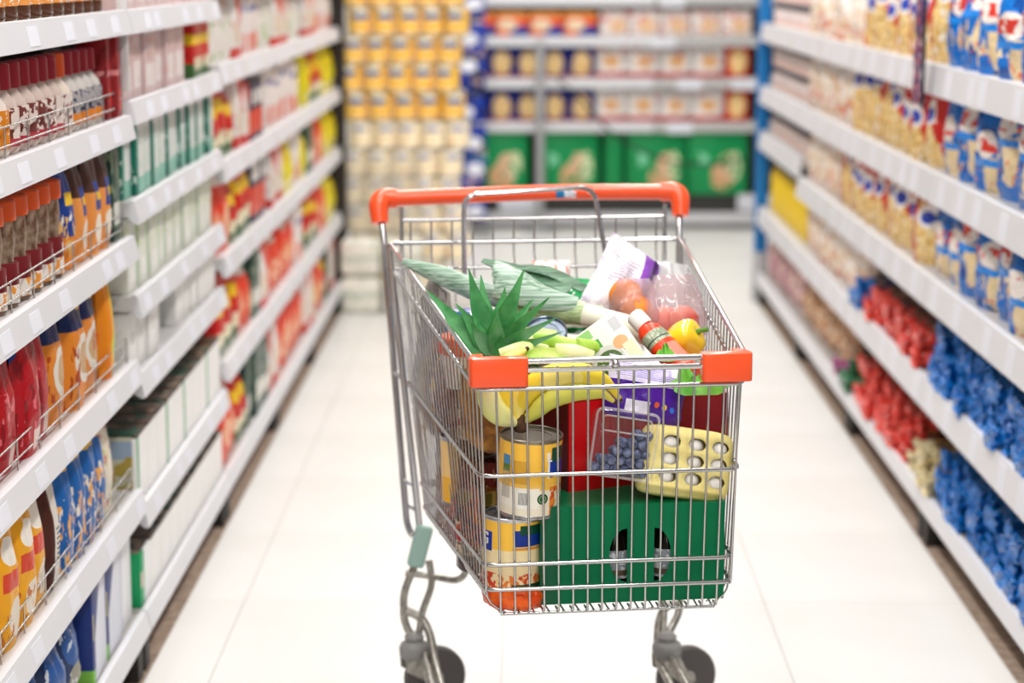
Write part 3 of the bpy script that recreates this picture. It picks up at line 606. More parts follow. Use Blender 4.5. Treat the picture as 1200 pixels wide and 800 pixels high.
brow(-.36, .39, 4, 1.065, 'packet', 'orange packet', BP[1], .18, .135, .1, 'bagb_orange', 'packet', False)
brow(.4, 1.24, 5, 1.065, 'packet', 'red and white packet', BP[1], .16, .14, .1, 'bagb_redwhite', 'packet', False)
for z, nm in ((.835, BP[2]), (.595, BP[3])):
    brow(-.36, .38, 5, z, 'bread_bag', 'blue bread bag', nm, .15, .175, .1, 'bagb_blue', 'bag')
    brow(.38, 1.1, 4, z, 'bread_bag', 'white and red bread bag', nm, .185, .18, .1, 'bagb_white', 'bag')
    brow(1.1, 1.24, 1, z, 'bread_bag', 'red and tan bread bag', nm, .14, .18, .1, 'bagb_redtan', 'bag')
brow(-.36, .42, 2, .19, 'food_box', 'green food box', 'far shelf base', .35, .375, .25, 'box_food', 'box', False)
K['box_sidegreen'] = mat('print_box_greenside', '0a8a4a', .35)
brow(.43, .54, 1, .19, 'food_box', 'narrow plain green box', 'far shelf base', .1, .37, .25, 'box_sidegreen', 'box', False)
brow(.55, 1.23, 2, .19, 'food_box', 'large green food box', 'far shelf base', .33, .375, .25, 'box_food', 'box', False)
# free-standing grey post and a dark rope in front of the far shelf
fp = obj('barrier_post', None, None, (.075, YB - .14, 0), label='slim grey metal post standing before the far shelf', cat='post')
obj('post_tube', MB().lathe([(.024, .02), (.024, 1.04), (.02, 1.05)], 14).mesh('post_tube', M_POST), fp); obj('post_base', MB().lathe([(.1, 0), (.1, .012), (.03, .025)], 18).mesh('post_base', M_POST), fp)
rp = MB().tube(spline([(.15, YB - .1, .86), (.3, YB - .1, .72), (.5, YB - .1, .52), (.75, YB - .12, .4), (1.0, YB - .12, .37), (1.2, YB - .1, .4)], 6), .008, 6)
obj('barrier_rope', rp.mesh('barrier_rope', mat('rope_dark', '2c2a28', .6)), None, label='thin dark rope slung across the far green boxes', cat='rope')
# blue packets hanging left of the far shelf
K['hang_blue'] = pmat('print_hang_blue', '16379c', [('n', 3, .55, '1a1d3c'), ('e', 'x', .6, .28, 'z', .55, .2, 'e8e9f2'), ('n', 4, .58, 'd8b8b4', 'z', .15, .2)], jit=.6)
K['hang_red'] = pmat('print_hang_red', 'a51424', [('n', 5, .56, 'efe2e2')])
hk = obj('hanging_rack', None, None, (-.3, YB - .32, 0), label='slim grey rack of hanging packets left of the far shelf', cat='display rack')
obj('pole', MB().box(-.012, .012, -.012, .012, .02, 1.45).mesh('pole', M_POST, False), hk); obj('rack_base', cbox_mesh('rack_base', .22, .22, .02, .004, M_POST), hk)
for i, z in enumerate((.08, .26, .44, .62, .80, .98, 1.16, 1.3)):
    key = 'hang_red' if i == 7 else 'hang_blue'
    obj('packet', variants(('hang', key), lambda j: bag_mesh('packet', .17, .165, .04, K[key], j + 5, .1), 2)[i % 2], None, (-.3, YB - .36, z), (0, 0, RN.uniform(-.1, .1)),
        'red and white packet hanging highest beside the far shelf' if i == 7 else f'{ORD[i]} blue packet from the floor hanging left of the far shelf', 'packet', 'packets hanging by the far shelf')

# ------------------------------------------------------------------ stack of yellow tins at the end of the left shelves
M_TIN = mat('tin_metal', 'b9b8b6', .25, .95); M_TINLID = mat('tin_lid', 'c4c6cc', .28, .95)
def can_proto(name, r, h, lab, seg=28, lidm=None):
    o = obj(name, None)
    obj('paper_label', MB().lathe([(r, .006), (r, h - .006)], seg).mesh('paper_label', lab), o)
    rim = MB().lathe([(r * .96, 0), (r * 1.02, .001), (r * 1.02, .004), (r, .006)], seg); obj('bottom_rim', rim.mesh('bottom_rim', M_TIN), o)
    top = MB().lathe([(r, h - .006), (r * 1.02, h - .004), (r * 1.02, h - .001), (r * .985, h), (r * .95, h - .001), (r * .94, h - .005), (r * .7, h - .0052), (r * .69, h - .0044), (r * .66, h - .0044), (r * .65, h - .0055)], seg)
    obj('lid', top.mesh('lid', lidm or M_TINLID, True, 30), o); o['category'] = 'can'; return o
STK = can_proto('tin_can', .0495, .117, pmat('label_stack_tin', 'ffc93a', [('r', 'x', .5, .6, 'z', .16, .17, 'fbd07a'), ('e', 'x', .5, .34, 'z', .8, .26, 'f3ecd2'), ('r', 'x', .5, .34, 'z', .7, .11, '3d4a86'), ('r', 'x', .5, .34, 'z', .57, .03, 'efe2e0'), ('n', 5, .6, 'f0a04a', 'z', .2, .18)]), 20)
STK2 = can_proto('tin_can', .0495, .117, pmat('label_stack_tin_pale', 'fff0cf', [('e', 'x', .5, .34, 'z', .8, .2, 'f6f0e2'), ('r', 'x', .5, .3, 'z', .72, .08, '8a8cab'), ('n', 5, .6, 'ecbf8a', 'z', .25, .2)]), 20)  # lower tins: same label paled in its colour for film and overexposure
used.discard('tin_can')
YC = 9.03
for lv in range(12):
    z = .09 + lv * .1185
    off = (.0, .03, .012, -.012)[lv % 4]
    for j in range(3):
        for i in range(5 if j == 0 else 1):
            x = -.735 + off + (i if j == 0 else 4) * .1025
            pr = STK if lv >= 6 else STK2
            yy = YC + .055 + j * .105 + RN.uniform(-.006, .006)
            key = ('can', lv, j)
            lb = (f'{nth(key)} {"yellow" if lv >= 6 else "pale yellow"} tin from the left, {ORD[lv]} row up, stack by left shelves' if j == 0 else f'{"yellow" if lv >= 6 else "pale yellow"} tin {("one", "two")[j - 1]} behind the right corner, {ORD[lv]} row up, of the stack')
            place(pr, (x, yy, z), RN.uniform(-.35, .35), lb, 'tins stacked at the end of the left shelves')
obj('pallet', cbox_mesh('pallet', .56, .5, .085, .005, mat('pallet_wrap', 'd8d6d0', .4)), None, (-.52, YC + .24, .002), label='low pale wrapped pallet under the stack of yellow tins', cat='pallet')
# shrink-wrapped white multipacks standing in front of the stack
M_FILM = clear('shrink_film', 'f4f4f2', .22, .15)
K['tubpack'] = pmat('print_tubpack', 'e9e6da', [('n', 5, .58, 'cfd2c2'), ('r', 'x', .5, .6, 'z', .5, .05, 'b8c0b4')])
for i, (x, z, g_) in enumerate(((-.7, 0, 0), (-.52, 0, 0), (-.7, .16, 1), (-.52, .16, 1))):
    o = obj('multipack', cbox_mesh('multipack', .165, .12, .15, .02, K['tubpack'], 3), None, (x, YC - .085, z + .002), label=f'{["lower left", "lower right", "upper left", "upper right"][i]} white wrapped multipack in front of the stacked tins', cat='multipack', group='white multipacks by the tins')
fm = MB().grid(12, 14, lambda u, v: Vector((-.8 + .36 * u + .02 * noise.noise(Vector((v * 4, 0, 1))), YC - .012 - .012 * abs(noise.noise(Vector((u * 6, v * 5, 2)))), .33 + .32 * v)))
obj('plastic_film', fm.mesh('plastic_film', M_FILM), None, label='loose clear plastic film hanging over the lower stacked tins', cat='film')
gb = bag_mesh('produce_bag', .12, .1, .08, mat('bag_darkgreen', '2f5a48', .3, ncol='8fae9a', nscale=30), 4, .2)
obj('produce_bag', gb, None, (-.77, 8.97, .002), (0, 0, .3), 'small dark green bag on the floor by the wrapped multipacks', 'bag')

# ------------------------------------------------------------------ shopping trolley
PHI = math.radians(7.5); CO = Vector((.131, 3.228, 0)); RA = Vector((math.cos(PHI), math.sin(PHI), 0)); BK = Vector((-math.sin(PHI), math.cos(PHI), 0))
def Wd(a, b, z): return CO + RA * a + BK * b + Vector((0, 0, z))
M_CHR = mat('chrome_wire', 'bcbcbc', .17, 1.0); M_CHR2 = mat('chrome_tube', 'c6c6c7', .15, 1.0); M_DULL = mat('galvanised_tube', 'b3b0a8', .38, .85, ncol='8f8b82', nscale=60)
M_OR = mat('plastic_orange', 'fa5522', .3, spec=.5, coat=.2); M_TEAL = mat('plastic_teal', '9dbdb5', .45); M_GREY = mat('caster_grey', '8d8c8a', .5); M_TYRE = mat('tyre_dark', '565251', .6); M_HUB = mat('hub_grey', 'a19d9b', .5); M_FORK = mat('fork_zinc', 'b9b6ae', .4, .6, ncol='8a877f', nscale=50)
ct = obj('shopping_trolley', None, None, CO, (0, 0, PHI), 'chrome wire shopping trolley with orange-red handle in the middle of the aisle', 'shopping trolley')
def topH(b): return .209 + .082 * b
def botH(b): return .190 + .075 * b
def half(b, z): return botH(b) + (topH(b) - botH(b)) * max(0, min(1, (z - .45) / .42))
def bend(z): return .62 + max(0, (z - .45)) / .48 * .25
def rimz(b): return .851 + .085 * b
def ringpath(zf, back=True, r=.022, out=.0):
    be = bend(zf(.7)); n = 8
    L = [Vector((-half(b, zf(b)) - out, b, zf(b))) for b in [be * (1 - i / n) for i in range(n)]] + [Vector((-half(0, zf(0)) - out, -out, zf(0)))]
    R = [Vector((-p.x, p.y, p.z)) for p in L]; pts = L + R[::-1]
    return fillet(pts, r, 4, closed=back)
rings = [('basket_rim', lambda b: rimz(b), .0048), ('basket_ring', lambda b: .808 + .083 * b, .0036), ('basket_ring', lambda b: .672 + .01 * b, .0036), ('basket_ring', lambda b: .53 - .035 * b, .0036), ('basket_ring', lambda b: .49 - .035 * b, .0036)]
for nm, zf, r in rings: obj(nm, MB().tube(ringpath(zf, out=.003), r, 8, True).mesh(nm, M_CHR2 if nm == 'basket_rim' else M_CHR, True, 60), ct)
obj('front_rod', MB().tube([(-.19, -.004, .837), (.19, -.004, .837)], .0042, 8).mesh('front_rod', M_CHR2), ct)
obj('rivet', MB().sphere((.005, -.012, .845), .006, .005, .006).mesh('rivet', M_CHR2), ct)
NF = 18; m = MB()
for i in range(NF):
    a = -.197 + i * .394 / (NF - 1); k = a / .197
    zb = .456 + (.035 * max(0, (abs(k) - .9)) / .1)
    m.tube(fillet([(a * 1.03, 0, .842), (a * .985, 0, zb - .006), (a * .985 * 1.01, .03, zb - .006)], .008, 2), .0019, 6)
obj('front_grid', m.mesh('front_grid', M_CHR, True, 89), ct)
NS = 25
for sg, nm in ((-1, 'side_grid'), (1, 'side_grid')):
    m = MB()
    for i in range(NS):
        t = (i + .4) / NS; bt = .87 * t; bb = .62 * t
        m.tube(fillet([(sg * (topH(bt)), bt, rimz(bt)), (sg * half(bb, .47), bb, .468 - .03 * bb), (sg * (botH(bb) - .03), bb, .448 - .025 * bb)], .02, 3), .0016, 5)
    obj(nm, m.mesh(nm, M_CHR, True, 89), ct)
m = MB()
for i in range(15):
    a = -.165 + i * .33 / 14; m.tube([(a, .0, .450), (a * 1.25, .62, .432)], .0017, 5)
for i in range(10):
    b = .01 + i * .065; m.tube([(-botH(b) + .02, b, .447 - .025 * b), (botH(b) - .02, b, .447 - .025 * b)], .0028, 6)
obj('floor_grid', m.mesh('floor_grid', M_CHR, True, 89), ct)
m = MB()
for z in (.965, .922, .878, .8, .7, .6, .5):
    b = min(bend(z), .885) if z < .92 else .885; h = topH(.87) - .025 if z > .85 else half(bend(z), z) - .008
    m.tube([(-h, b, z), (h, b, z)], .0038 if z > .9 else .003, 7)
for i in range(13):
    a = -.24 + i * .04; m.tube([(a, .885, .965), (a, .885, .90), (a * .95, bend(.5), .5)], .002, 5)
for s in (-1, 1): m.tube([(s * .257, .885, .99), (s * .257, .885, .88), (s * .235, .66, .5)], .0042, 7)
obj('back_flap', m.mesh('back_flap', M_CHR, True, 89), ct)
obj('child_seat_loop', MB().tube(fillet([(-.146, .79, .86), (-.146, .80, 1.022), (.102, .80, 1.034), (.133, .79, .86)], .03, 5), .0046, 8).mesh('child_seat_loop', M_CHR2), ct)
# orange corner bumpers
def bumper(s):
    wd = .087 if s < 0 else .076
    pl = [(0, -.016), (wd - .004, -.016), (wd, -.012), (wd, .010), (.02, .010), (.022, .032), (.002, .032), (-.004, .0), (-.003, -.010)]
    x0 = -.217 if s < 0 else .217
    pts = [(x0 + (p[0] if s < 0 else -p[0]), p[1]) for p in pl]
    bm = bmesh.new(); me0 = MB().prism(pts, 'z', .813, .858).mesh('corner_bumper', None, False); bm.from_mesh(me0)
    bmesh.ops.recalc_face_normals(bm, faces=bm.faces); bmesh.ops.bevel(bm, geom=list(bm.edges), offset=.0025, segments=2, affect='EDGES', profile=.5)
    for f in bm.faces: f.smooth = True
    for e in bm.edges: e.smooth = e.calc_face_angle(0) < .7
    bm.to_mesh(me0); bm.free(); me0.materials.append(M_OR); obj('corner_bumper', me0, ct)
bumper(-1); bumper(1)
# handle
hd = obj('handle_bar', MB().tube(spline([(-.28, .95, 1.0), (-.12, .953, 1.004), (.05, .953, 1.008), (.28, .95, 1.006)], 5), .0155, 16).mesh('handle_bar', M_OR), ct)
for s in (-1, 1):
    zz = 1.0 if s < 0 else 1.006
    p = spline([(s * .262, .952, zz), (s * .287, .95, zz), (s * .297, .938, zz - .012), (s * .296, .925, zz - .045)], 5)
    obj('handle_end', MB().tube(p, interp([.019, .02, .02, .0165], len(p)), 14).mesh('handle_end', M_OR), ct)
st = MB().grid(10, 6, lambda u, v: Vector((.05 + .04 * u, .953 - .0160 * math.cos((v - .35) * 1.6), 1.007 + .0160 * math.sin((v - .35) * 1.6))))
obj('handle_sticker', st.mesh('handle_sticker', pmat('print_sticker', 'dfe6ee', [('r', 'x', .2, .22, 'z', .4, .5, '1d7fb8'), ('n', 9, .6, 'c8282a', 'x', .7, .3), ('n', 8, .6, '20406a')])), hd)
# rear frame loops, brackets, legs, casters, chassis
for s in (-1, 1):
    P = lambda a, b, z: ((a * -s) + (.028 if s > 0 and z < .5 else 0), b, z)
    lp = fillet([P(-.294, .928, .965), P(-.29, .905, .93), P(-.254, .862, .372), P(-.243, .855, .345), P(-.229, .85, .36), P(-.284, .85, .925)], .02, 4)
    obj('side_frame', MB().tube(lp, .0068, 10).mesh('side_frame', M_CHR2), ct)
    mb = MB()
    for z in (.672, .46, .41): k_ = (.925 - z) / .565; mb.tube([P(-.29 + .035 * k_ - .001, .87, z), P(-.284 + .053 * k_, .85, z - .01)], .004, 6)
    obj('frame_rung', mb.mesh('frame_rung', M_CHR2), ct, kind='stuff')
    obj('frame_bracket', cbox_mesh('frame_bracket', .034, .022, .085, .007, M_TEAL, 3), ct, P(-.240, .846, .288), (0, s * -.25, 0))
    l1 = fillet([P(-.236, .85, .30), P(-.262, .85, .235), P(-.262, .85, .175), (P(-.243, .835, .14) if s < 0 else P(-.222, .785, .14))], .02, 4); obj('leg_tube', MB().tube(l1, .0078, 10).mesh('leg_tube', M_DULL), ct)
    l2 = fillet([P(-.212, .845, .30), P(-.205, .84, .255), P(-.228, .838, .195), (P(-.236, .836, .13) if s < 0 else P(-.216, .785, .13))], .02, 4); obj('leg_tube', MB().tube(l2, .0072, 10).mesh('leg_tube', M_DULL), ct)
    l3 = fillet([P(-.258, .85, .275), P(-.205, .845, .268), P(-.16, .80, .268), P(-.145, .76, .30), P(-.14, .72, .44)], .025, 4); obj('cross_tube', MB().tube(l3, .0068, 10).mesh('cross_tube', M_DULL), ct)
    l4 = fillet([P(-.258, .846, .2), P(-.225, .84, .185), P(-.212, .82, .155), P(-.205, .78, .1), P(-.2, .3, .085), P(-.175, .1, .12)], .03, 4); obj('chassis_tube', MB().tube(l4, .0085, 10).mesh('chassis_tube', M_DULL), ct)
    l5 = fillet([P(-.228, .836, .125), P(-.226, .8, .115), P(-.225, .3, .10), P(-.185, .1, .12)], .03, 4); obj('chassis_tube', MB().tube(l5, .0085, 10).mesh('chassis_tube', M_DULL), ct)
    # casters
    for (pa, pb, ang) in (((-.243 if s < 0 else -.222), .835 if s < 0 else .775, .25), (-.175, .11, 1.2)):
        c0 = P(pa, pb, 0); cs = obj('caster', MB().lathe([(.012, .158), (.02, .15), (.017, .142), (.027, .136), (.03, .128), (.029, .112), (.024, .106)], 18).mesh('caster', M_GREY), ct, c0)
        cc = Vector((math.cos(ang) * .042, math.sin(ang) * .042, .0625)); ax = Vector((-math.sin(ang), math.cos(ang), 0)); du = Vector((math.cos(ang), math.sin(ang), 0))
        for q in (-1, 1):
            o_ = ax * .0175 * q; pr = [(-.024, .112), (.02, .112), (.03, .09), (.056, .058), (.04, .048), (-.022, .085)]
            v = []
            for t in (0, .003 * q):
                for p_ in pr: v.append(du * p_[0] + o_ + ax * t + Vector((0, 0, p_[1])))
            n = len(pr); fk = MB().add(v, [tuple(range(n)), tuple(range(2 * n - 1, n - 1, -1))] + [(i, i + n, (i + 1) % n + n, (i + 1) % n) for i in range(n)])
            obj('fork_plate', fk.mesh('fork_plate', M_FORK, False), cs)
        def disc(prof, m, nm):
            mb = MB().lathe(prof, 28); mb.v = [tuple(cc + ax * p[2] + du * p[0] + Vector((0, 0, p[1]))) for p in mb.v]; obj(nm, mb.mesh(nm, m, True, 35), cs)
        disc([(.048, -.013), (.058, -.013), (.0625, -.007), (.0625, .007), (.058, .013), (.048, .013)], M_TYRE, 'tyre')
        disc([(.012, -.016), (.016, -.012), (.043, -.0095), (.048, -.012), (.0485, .012), (.043, .0095), (.016, .012), (.012, .016)], M_HUB, 'wheel_hub')

# ------------------------------------------------------------------ groceries in the trolley
def item(name, me, a, b, z, rx=0, ry=0, rz=0, label=None, cat=None, group=None):
    return obj(name, me, None, Wd(a, b, z), (rx, ry, rz + PHI), label, cat, group)
def aim(o, a, b, up=None):
    """orient object so that its local +z runs from local-trolley point a to b, origin at a"""
    A, B = Wd(*a), Wd(*b); d = (B - A).normalized()
    o.location = A; o.rotation_euler = d.to_track_quat('Z', 'Y').to_euler()
def plate(outer, holes, t, m, name):
    polys = [[Vector((p[0], p[1], 0)) for p in outer]] + [[Vector((p[0], p[1], 0)) for p in h] for h in holes]
    tri = geometry.tessellate_polygon(polys); pts = [p for pl in polys for p in pl]; n = len(pts)
    mb = MB(); mb.v = [(p.x, 0, p.y) for p in pts] + [(p.x, t, p.y) for p in pts]
    mb.f = [tuple(x) for x in tri] + [tuple(i + n for i in x[::-1]) for x in tri]
    o = 0
    for pl in polys:
        k = len(pl); mb.f += [(o + i, o + (i + 1) % k, o + (i + 1) % k + n, o + i + n) for i in range(k)]; o += k
    return mb.mesh(name, m, False)
# green bottle carrier
M_GBOX = mat('carrier_green', '046a42', .35, ncol='06744a', nscale=6, spec=.15)
gcx = .041; gw = .294; gh = .158
gbx = obj('bottle_carrier', None, None, Wd(gcx, .022, .4555), (0, 0, PHI), 'green cardboard bottle carrier with split oval hand hole, low in the trolley', 'carton')
def arc(cx, cz, rx, rz, s): return [(cx + s * rx * math.sin(PI * i / 10), cz - rz * math.cos(PI * i / 10)) for i in range(11)]
hx = .0065
h1 = arc(-.0135 + hx - .002, .076, .029, .044, -1); h2 = arc(.0275 + hx, .076, .027, .044, 1)
w2 = gw / 2; ou = [(-w2, 0), (w2, 0), (w2, gh), (-w2, gh)]
obj('front_panel', plate(ou, [h1, h2], .0015, M_GBOX, 'front_panel'), gbx)
D = .19
for nm, b_ in (('side_panel', (-w2, -w2 + .0015, .0016, D, 0, gh)), ('side_panel', (w2 - .0015, w2, .0016, D, 0, gh)), ('back_panel', (-w2 + .002, w2 - .002, D - .0015, D, 0, gh)), ('top_panel', (-w2 + .002, w2 - .002, .0016, D - .002, gh - .0015, gh)), ('bottom_panel', (-w2 + .002, w2 - .002, .0016, D - .002, 0, .0015))):
    obj(nm, MB().box(*b_).mesh(nm, M_GBOX, False), gbx)
obj('fold_strip', MB().box(-w2, -w2 + .024, -.0006, 0, 0, gh).mesh('fold_strip', mat('carrier_green_dark', '075a3a', .35), False), gbx)  # darker green paints the shade along the carrier's left front edge
bt = bottle_proto('glass_bottle', [(.026, 0), (.029, .004), (.029, .07), (.022, .095), (.012, .125)], [(.0135, .124), (.0145, .127), (.0145, .133), (.012, .136)], mat('bottle_glass_dark', '1a120e', .08), mat('cap_steel', 'a9a9a9', .3, .8), pmat('label_silver', '9aa0a8', [('n', 5, .55, 'e4e6ea'), ('r', 'x', .5, .6, 'z', .2, .1, '6a5a48')]), .0294, (.03, .075)); bt['category'] = 'bottle'  # pale silver on the labels paints the bottles' grey-white glints
for i, (a, b) in enumerate(((.02, .07), (.105, .07), (-.05, .075))):
    place(bt, Wd(a, b, .458), PHI + .3 * i, ['dark glass bottle with silver label behind the left hand hole', 'dark glass bottle with silver label behind the right hand hole', 'dark glass bottle leftmost inside the green carrier'][i], 'bottles in the green carrier')
# yellow fruit tins
YEL = 'fcc548'
peach = [('n', 7, .52, 'e8823a', 'z', .1, .13), ('n', 9, .6, 'd8482a', 'z', .12, .13), ('n', 11, .6, 'f6d490', 'z', .12, .12)]
CL1 = pmat('label_peach_upper', YEL, [('r', 'x', .5, .6, 'z', .16, .2, 'efe6cf'), ('r', 'x', .3, .35, 'z', .25, .14, 'f3eee0')] + [('n', 7, .5, 'ea8a34', 'x', .93, .12), ('n', 9, .6, 'd9541f', 'x', .93, .12)] +
    [('r', 'x', .5, .6, 'z', .42, .02, 'f7c65a'), ('r', 'x', .92, .13, 'z', .66, .13, '1438a0'), ('r', 'x', .93, .11, 'z', .84, .1, '0c4a34'), ('r', 'x', .78, .016, 'z', .7, .18, 'f3efe6'), ('l', 'z', 90, .45, 'x', .3, .14, 'z', .6, .16, 'b07a28'), ('r', 'x', .3, .1, 'z', .6, .0, YEL), ('r', 'x', .12, .05, 'z', .74, .08, '4a8ab8'), ('r', 'x', .12, .05, 'z', .64, .05, '5a7a3a'), ('l', 'z', 70, .5, 'x', .12, .06, 'z', .42, .2, '8a8478'), ('r', 'x', .4, .1, 'z', .22, .12, 'f4f2ec'), ('l', 'x', 60, .5, 'x', .4, .085, 'z', .24, .085, '2c2a28'),
     ('e', 'x', .7, .085, 'z', .24, .075, '1c4a2c'), ('e', 'x', .7, .06, 'z', .24, .052, '8ab07c'), ('e', 'x', .7, .045, 'z', .24, .04, '1c5a30')], .28)
CL2 = pmat('label_peach_lower', YEL, [('r', 'x', .5, .6, 'z', .3, .32, 'f2dcae')] + peach + [('n', 7, .5, 'd94a32', 'x', .1, .14)] + [('r', 'x', .5, .6, 'z', .75, .26, YEL), ('r', 'x', .5, .6, 'z', .42, .17, 'f4dfae'), ('r', 'x', .8, .3, 'z', .62, .015, 'c98a5a'), ('r', 'x', .8, .29, 'z', .77, .12, '14348e'), ('r', 'x', .82, .2, 'z', .89, .07, '0c4a34'), ('r', 'x', .8, .3, 'z', .06, .035, '0c4a34'), ('r', 'x', .06, .1, 'z', .7, .14, '1438a0')], .28)
CL3 = pmat('label_peach_back', 'f4cc80', [('n', 7, .58, 'f0c98a'), ('r', 'x', .5, .6, 'z', .2, .22, 'f2b62e'), ('e', 'x', .66, .13, 'z', .7, .12, '1c4a2c'), ('e', 'x', .66, .09, 'z', .7, .085, '9ab890'), ('e', 'x', .66, .07, 'z', .7, .065, '1c5a30')], .28)
M_TEXTW = mat('print_text_white', 'f4f2ee', .4)
M_LIDD = mat('tin_lid_dark', '8a8276', .3, .9)
def tin(lab, r, h, a, b, z, rx, ry, rz, label, lid=None):
    o = can_proto('tin_can', r, h, lab, 36, lid); o.location = Wd(a, b, z); o.rotation_euler = (rx, ry, rz + PHI); o['label'] = label; o['group'] = 'fruit tins in the trolley'; return o
t2 = tin(CL2, .0475, .122, -.1475, .064, .4745, 0, .03, -.12, 'lower yellow fruit tin standing beside the green carrier')
t1 = tin(CL1, .0495, .128, -.1205, .062, .5985, .06, .04, -.1, 'upper yellow fruit tin with barcode under the bananas', M_LIDD)
t3 = tin(CL3, .0485, .118, -.182, .345, .545, 0, -.03, .2, 'yellow fruit tin with round green seal behind the upper tin')
g1 = obj('lettering', text_mesh('G', .026, M_TEXTW, bold=True), t2, (-.0425, -.0216, .0855), (PI / 2, 0, -1.1))
g2 = obj('lettering', text_mesh('L', .02, M_TEXTW, bold=True), t1, (.0277, -.0416, .1), (PI / 2, 0, .6))
# orange bag at the bottom
def blob(u, v):
    t = 2 * PI * u; p = PI * (v - .5); pw = lambda x, e: abs(x) ** e * (1 if x >= 0 else -1)
    q = Vector((.05 * pw(math.cos(p), .6) * pw(math.cos(t), .7), .07 * pw(math.cos(p), .6) * pw(math.sin(t), .7), .021 * pw(math.sin(p), .8)))
    return q * (1 + .08 * noise.noise(q * 60)) + Vector((0, 0, .004 * noise.noise(q * 90)))
item('produce_bag', MB().grid(40, 18, blob, True).mesh('produce_bag', mat('bag_orange_film', 'f4691c', .15, ncol='e2480c', nscale=40, bump=1., bscale=70), True, 80), -.143, .072, .4655, 0, 0, 0, 'crumpled orange bag flattened under the lower yellow tin', 'bag')
# red boxes
M_RED = mat('carton_red', 'e0141a', .3, coat=.1); M_RED2 = mat('carton_maroon', '8e1420', .4); M_PINKT = mat('carton_pink', 'd99a92', .5); M_HOLE = mat('carton_inside', '24100e', .8)
rb = obj('red_carton', None, None, Wd(.005, .20, .6115), (0, 0, PHI + math.radians(20)), 'bright red carton leaning behind the blueberries on the green carrier', 'carton')
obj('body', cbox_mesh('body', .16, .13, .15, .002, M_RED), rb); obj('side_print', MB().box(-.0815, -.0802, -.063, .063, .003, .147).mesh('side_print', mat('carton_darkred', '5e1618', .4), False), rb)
lidp = MB().add([(-.08, -.066, .151), (.08, -.066, .151), (.078, .06, .166), (-.078, .06, .166), (-.08, -.066, .153), (.08, -.066, .153), (.078, .06, .168), (-.078, .06, .168)], [(0, 3, 2, 1), (4, 5, 6, 7), (0, 1, 5, 4), (1, 2, 6, 5), (2, 3, 7, 6), (3, 0, 4, 7)])
obj('lid_flap', lidp.mesh('lid_flap', mat('carton_flap', '7a2a24', .4), False), rb)
r2 = obj('maroon_carton', None, None, Wd(.16, .30, .6115), (0, 0, PHI - .03), 'dark red carton behind the egg box on the right', 'carton')
MW, MH = .068, .147
obj('front_panel', plate([(-MW, 0), (MW, 0), (MW, MH), (-MW, MH)], [[(-.05 + .016 * math.cos(t), .1 + .018 * math.sin(t)) for t in [2 * PI * i / 14 for i in range(14)]]], .0015, M_RED2, 'front_panel'), r2, (0, -.13, 0))
for b_, nm in (((-MW, -MW + .0015, -.1284, .03, 0, MH), 'side_panel'), ((MW - .0015, MW, -.1284, .03, 0, MH), 'side_panel'), ((-MW, MW, .03, .0315, 0, MH), 'back_panel')): obj(nm, MB().box(*b_).mesh(nm, M_RED2, False), r2)
obj('top_panel', MB().box(-MW, MW, -.13, .03, MH, MH + .0015).mesh('top_panel', M_PINKT, False), r2)
# blueberries in a clear clamshell
M_PET = clear('clear_pet', 'faf8f8', .03, .05); M_PETR = clear('clear_pet_rim', 'ffffff', .3, .05)
cm = bpy.data.meshes.new('clamshell'); bm = bmesh.new(); bmesh.ops.create_cube(bm, size=1)
for v in bm.verts: v.co = Vector((v.co.x * .1, v.co.y * .05, v.co.z * .105))
bmesh.ops.bevel(bm, geom=list(bm.edges), offset=.012, segments=4, affect='EDGES', profile=.5)
for f in bm.faces: f.smooth = True
bm.to_mesh(cm); bm.free(); cm.materials.append(M_PET)
CR = Euler((-.16, .17, PHI)); CC = Wd(.028, .062, .703)
cl = obj('clamshell', cm, None, CC, CR, 'clear plastic clamshell of blueberries leaning on the red carton', 'container')
rimm = MB().tube(fillet([(-.05, -.0255, -.0525), (.05, -.0255, -.0525), (.05, -.0255, .0525), (-.05, -.0255, .0525)], .012, 4, True), .0022, 6, True); obj('front_rim', rimm.mesh('front_rim', M_PETR), cl)
rimm = MB().tube(fillet([(-.04, -.0262, .018), (.04, -.0262, .018), (.04, -.0262, .042), (-.04, -.0262, .042)], .008, 4, True), .0014, 6, True); obj('embossed_frame', rimm.mesh('embossed_frame', M_PETR), cl)
M_BERRY = mat('berry_blue', '35426a', .5, ncol='8492b4', nscale=60)
bme = MB().lathe([(.0005, -.0078), (.005, -.0066), (.0082, -.002), (.0085, .001), (.007, .0055), (.004, .0072), (.0032, .0066), (.0005, .0058)], 12).mesh('blueberry', M_BERRY, True, 85)
bl = []; rr = random.Random(3)
for layer_y in (-.0145, .0005, .014):
    for j in range(5):
        z = -.042 + j * .0148
        for i in range(6):
            x = -.039 + i * .0156 + (j % 2) * .0078
            if x > .041: continue
            if z > -.036 + (x + .042) * .95 + rr.uniform(-.003, .003): continue
            bl.append((x, layer_y + rr.uniform(-.001, .001), z))
for p in bl:
    obj('blueberry', bme, None, CC + CR.to_matrix() @ Vector(p), (rr.uniform(.6, 2.2), rr.uniform(-.6, .6), rr.uniform(0, 6)), 'dusky blueberry inside the clear clamshell in the trolley', 'blueberry', 'blueberries in the clamshell')
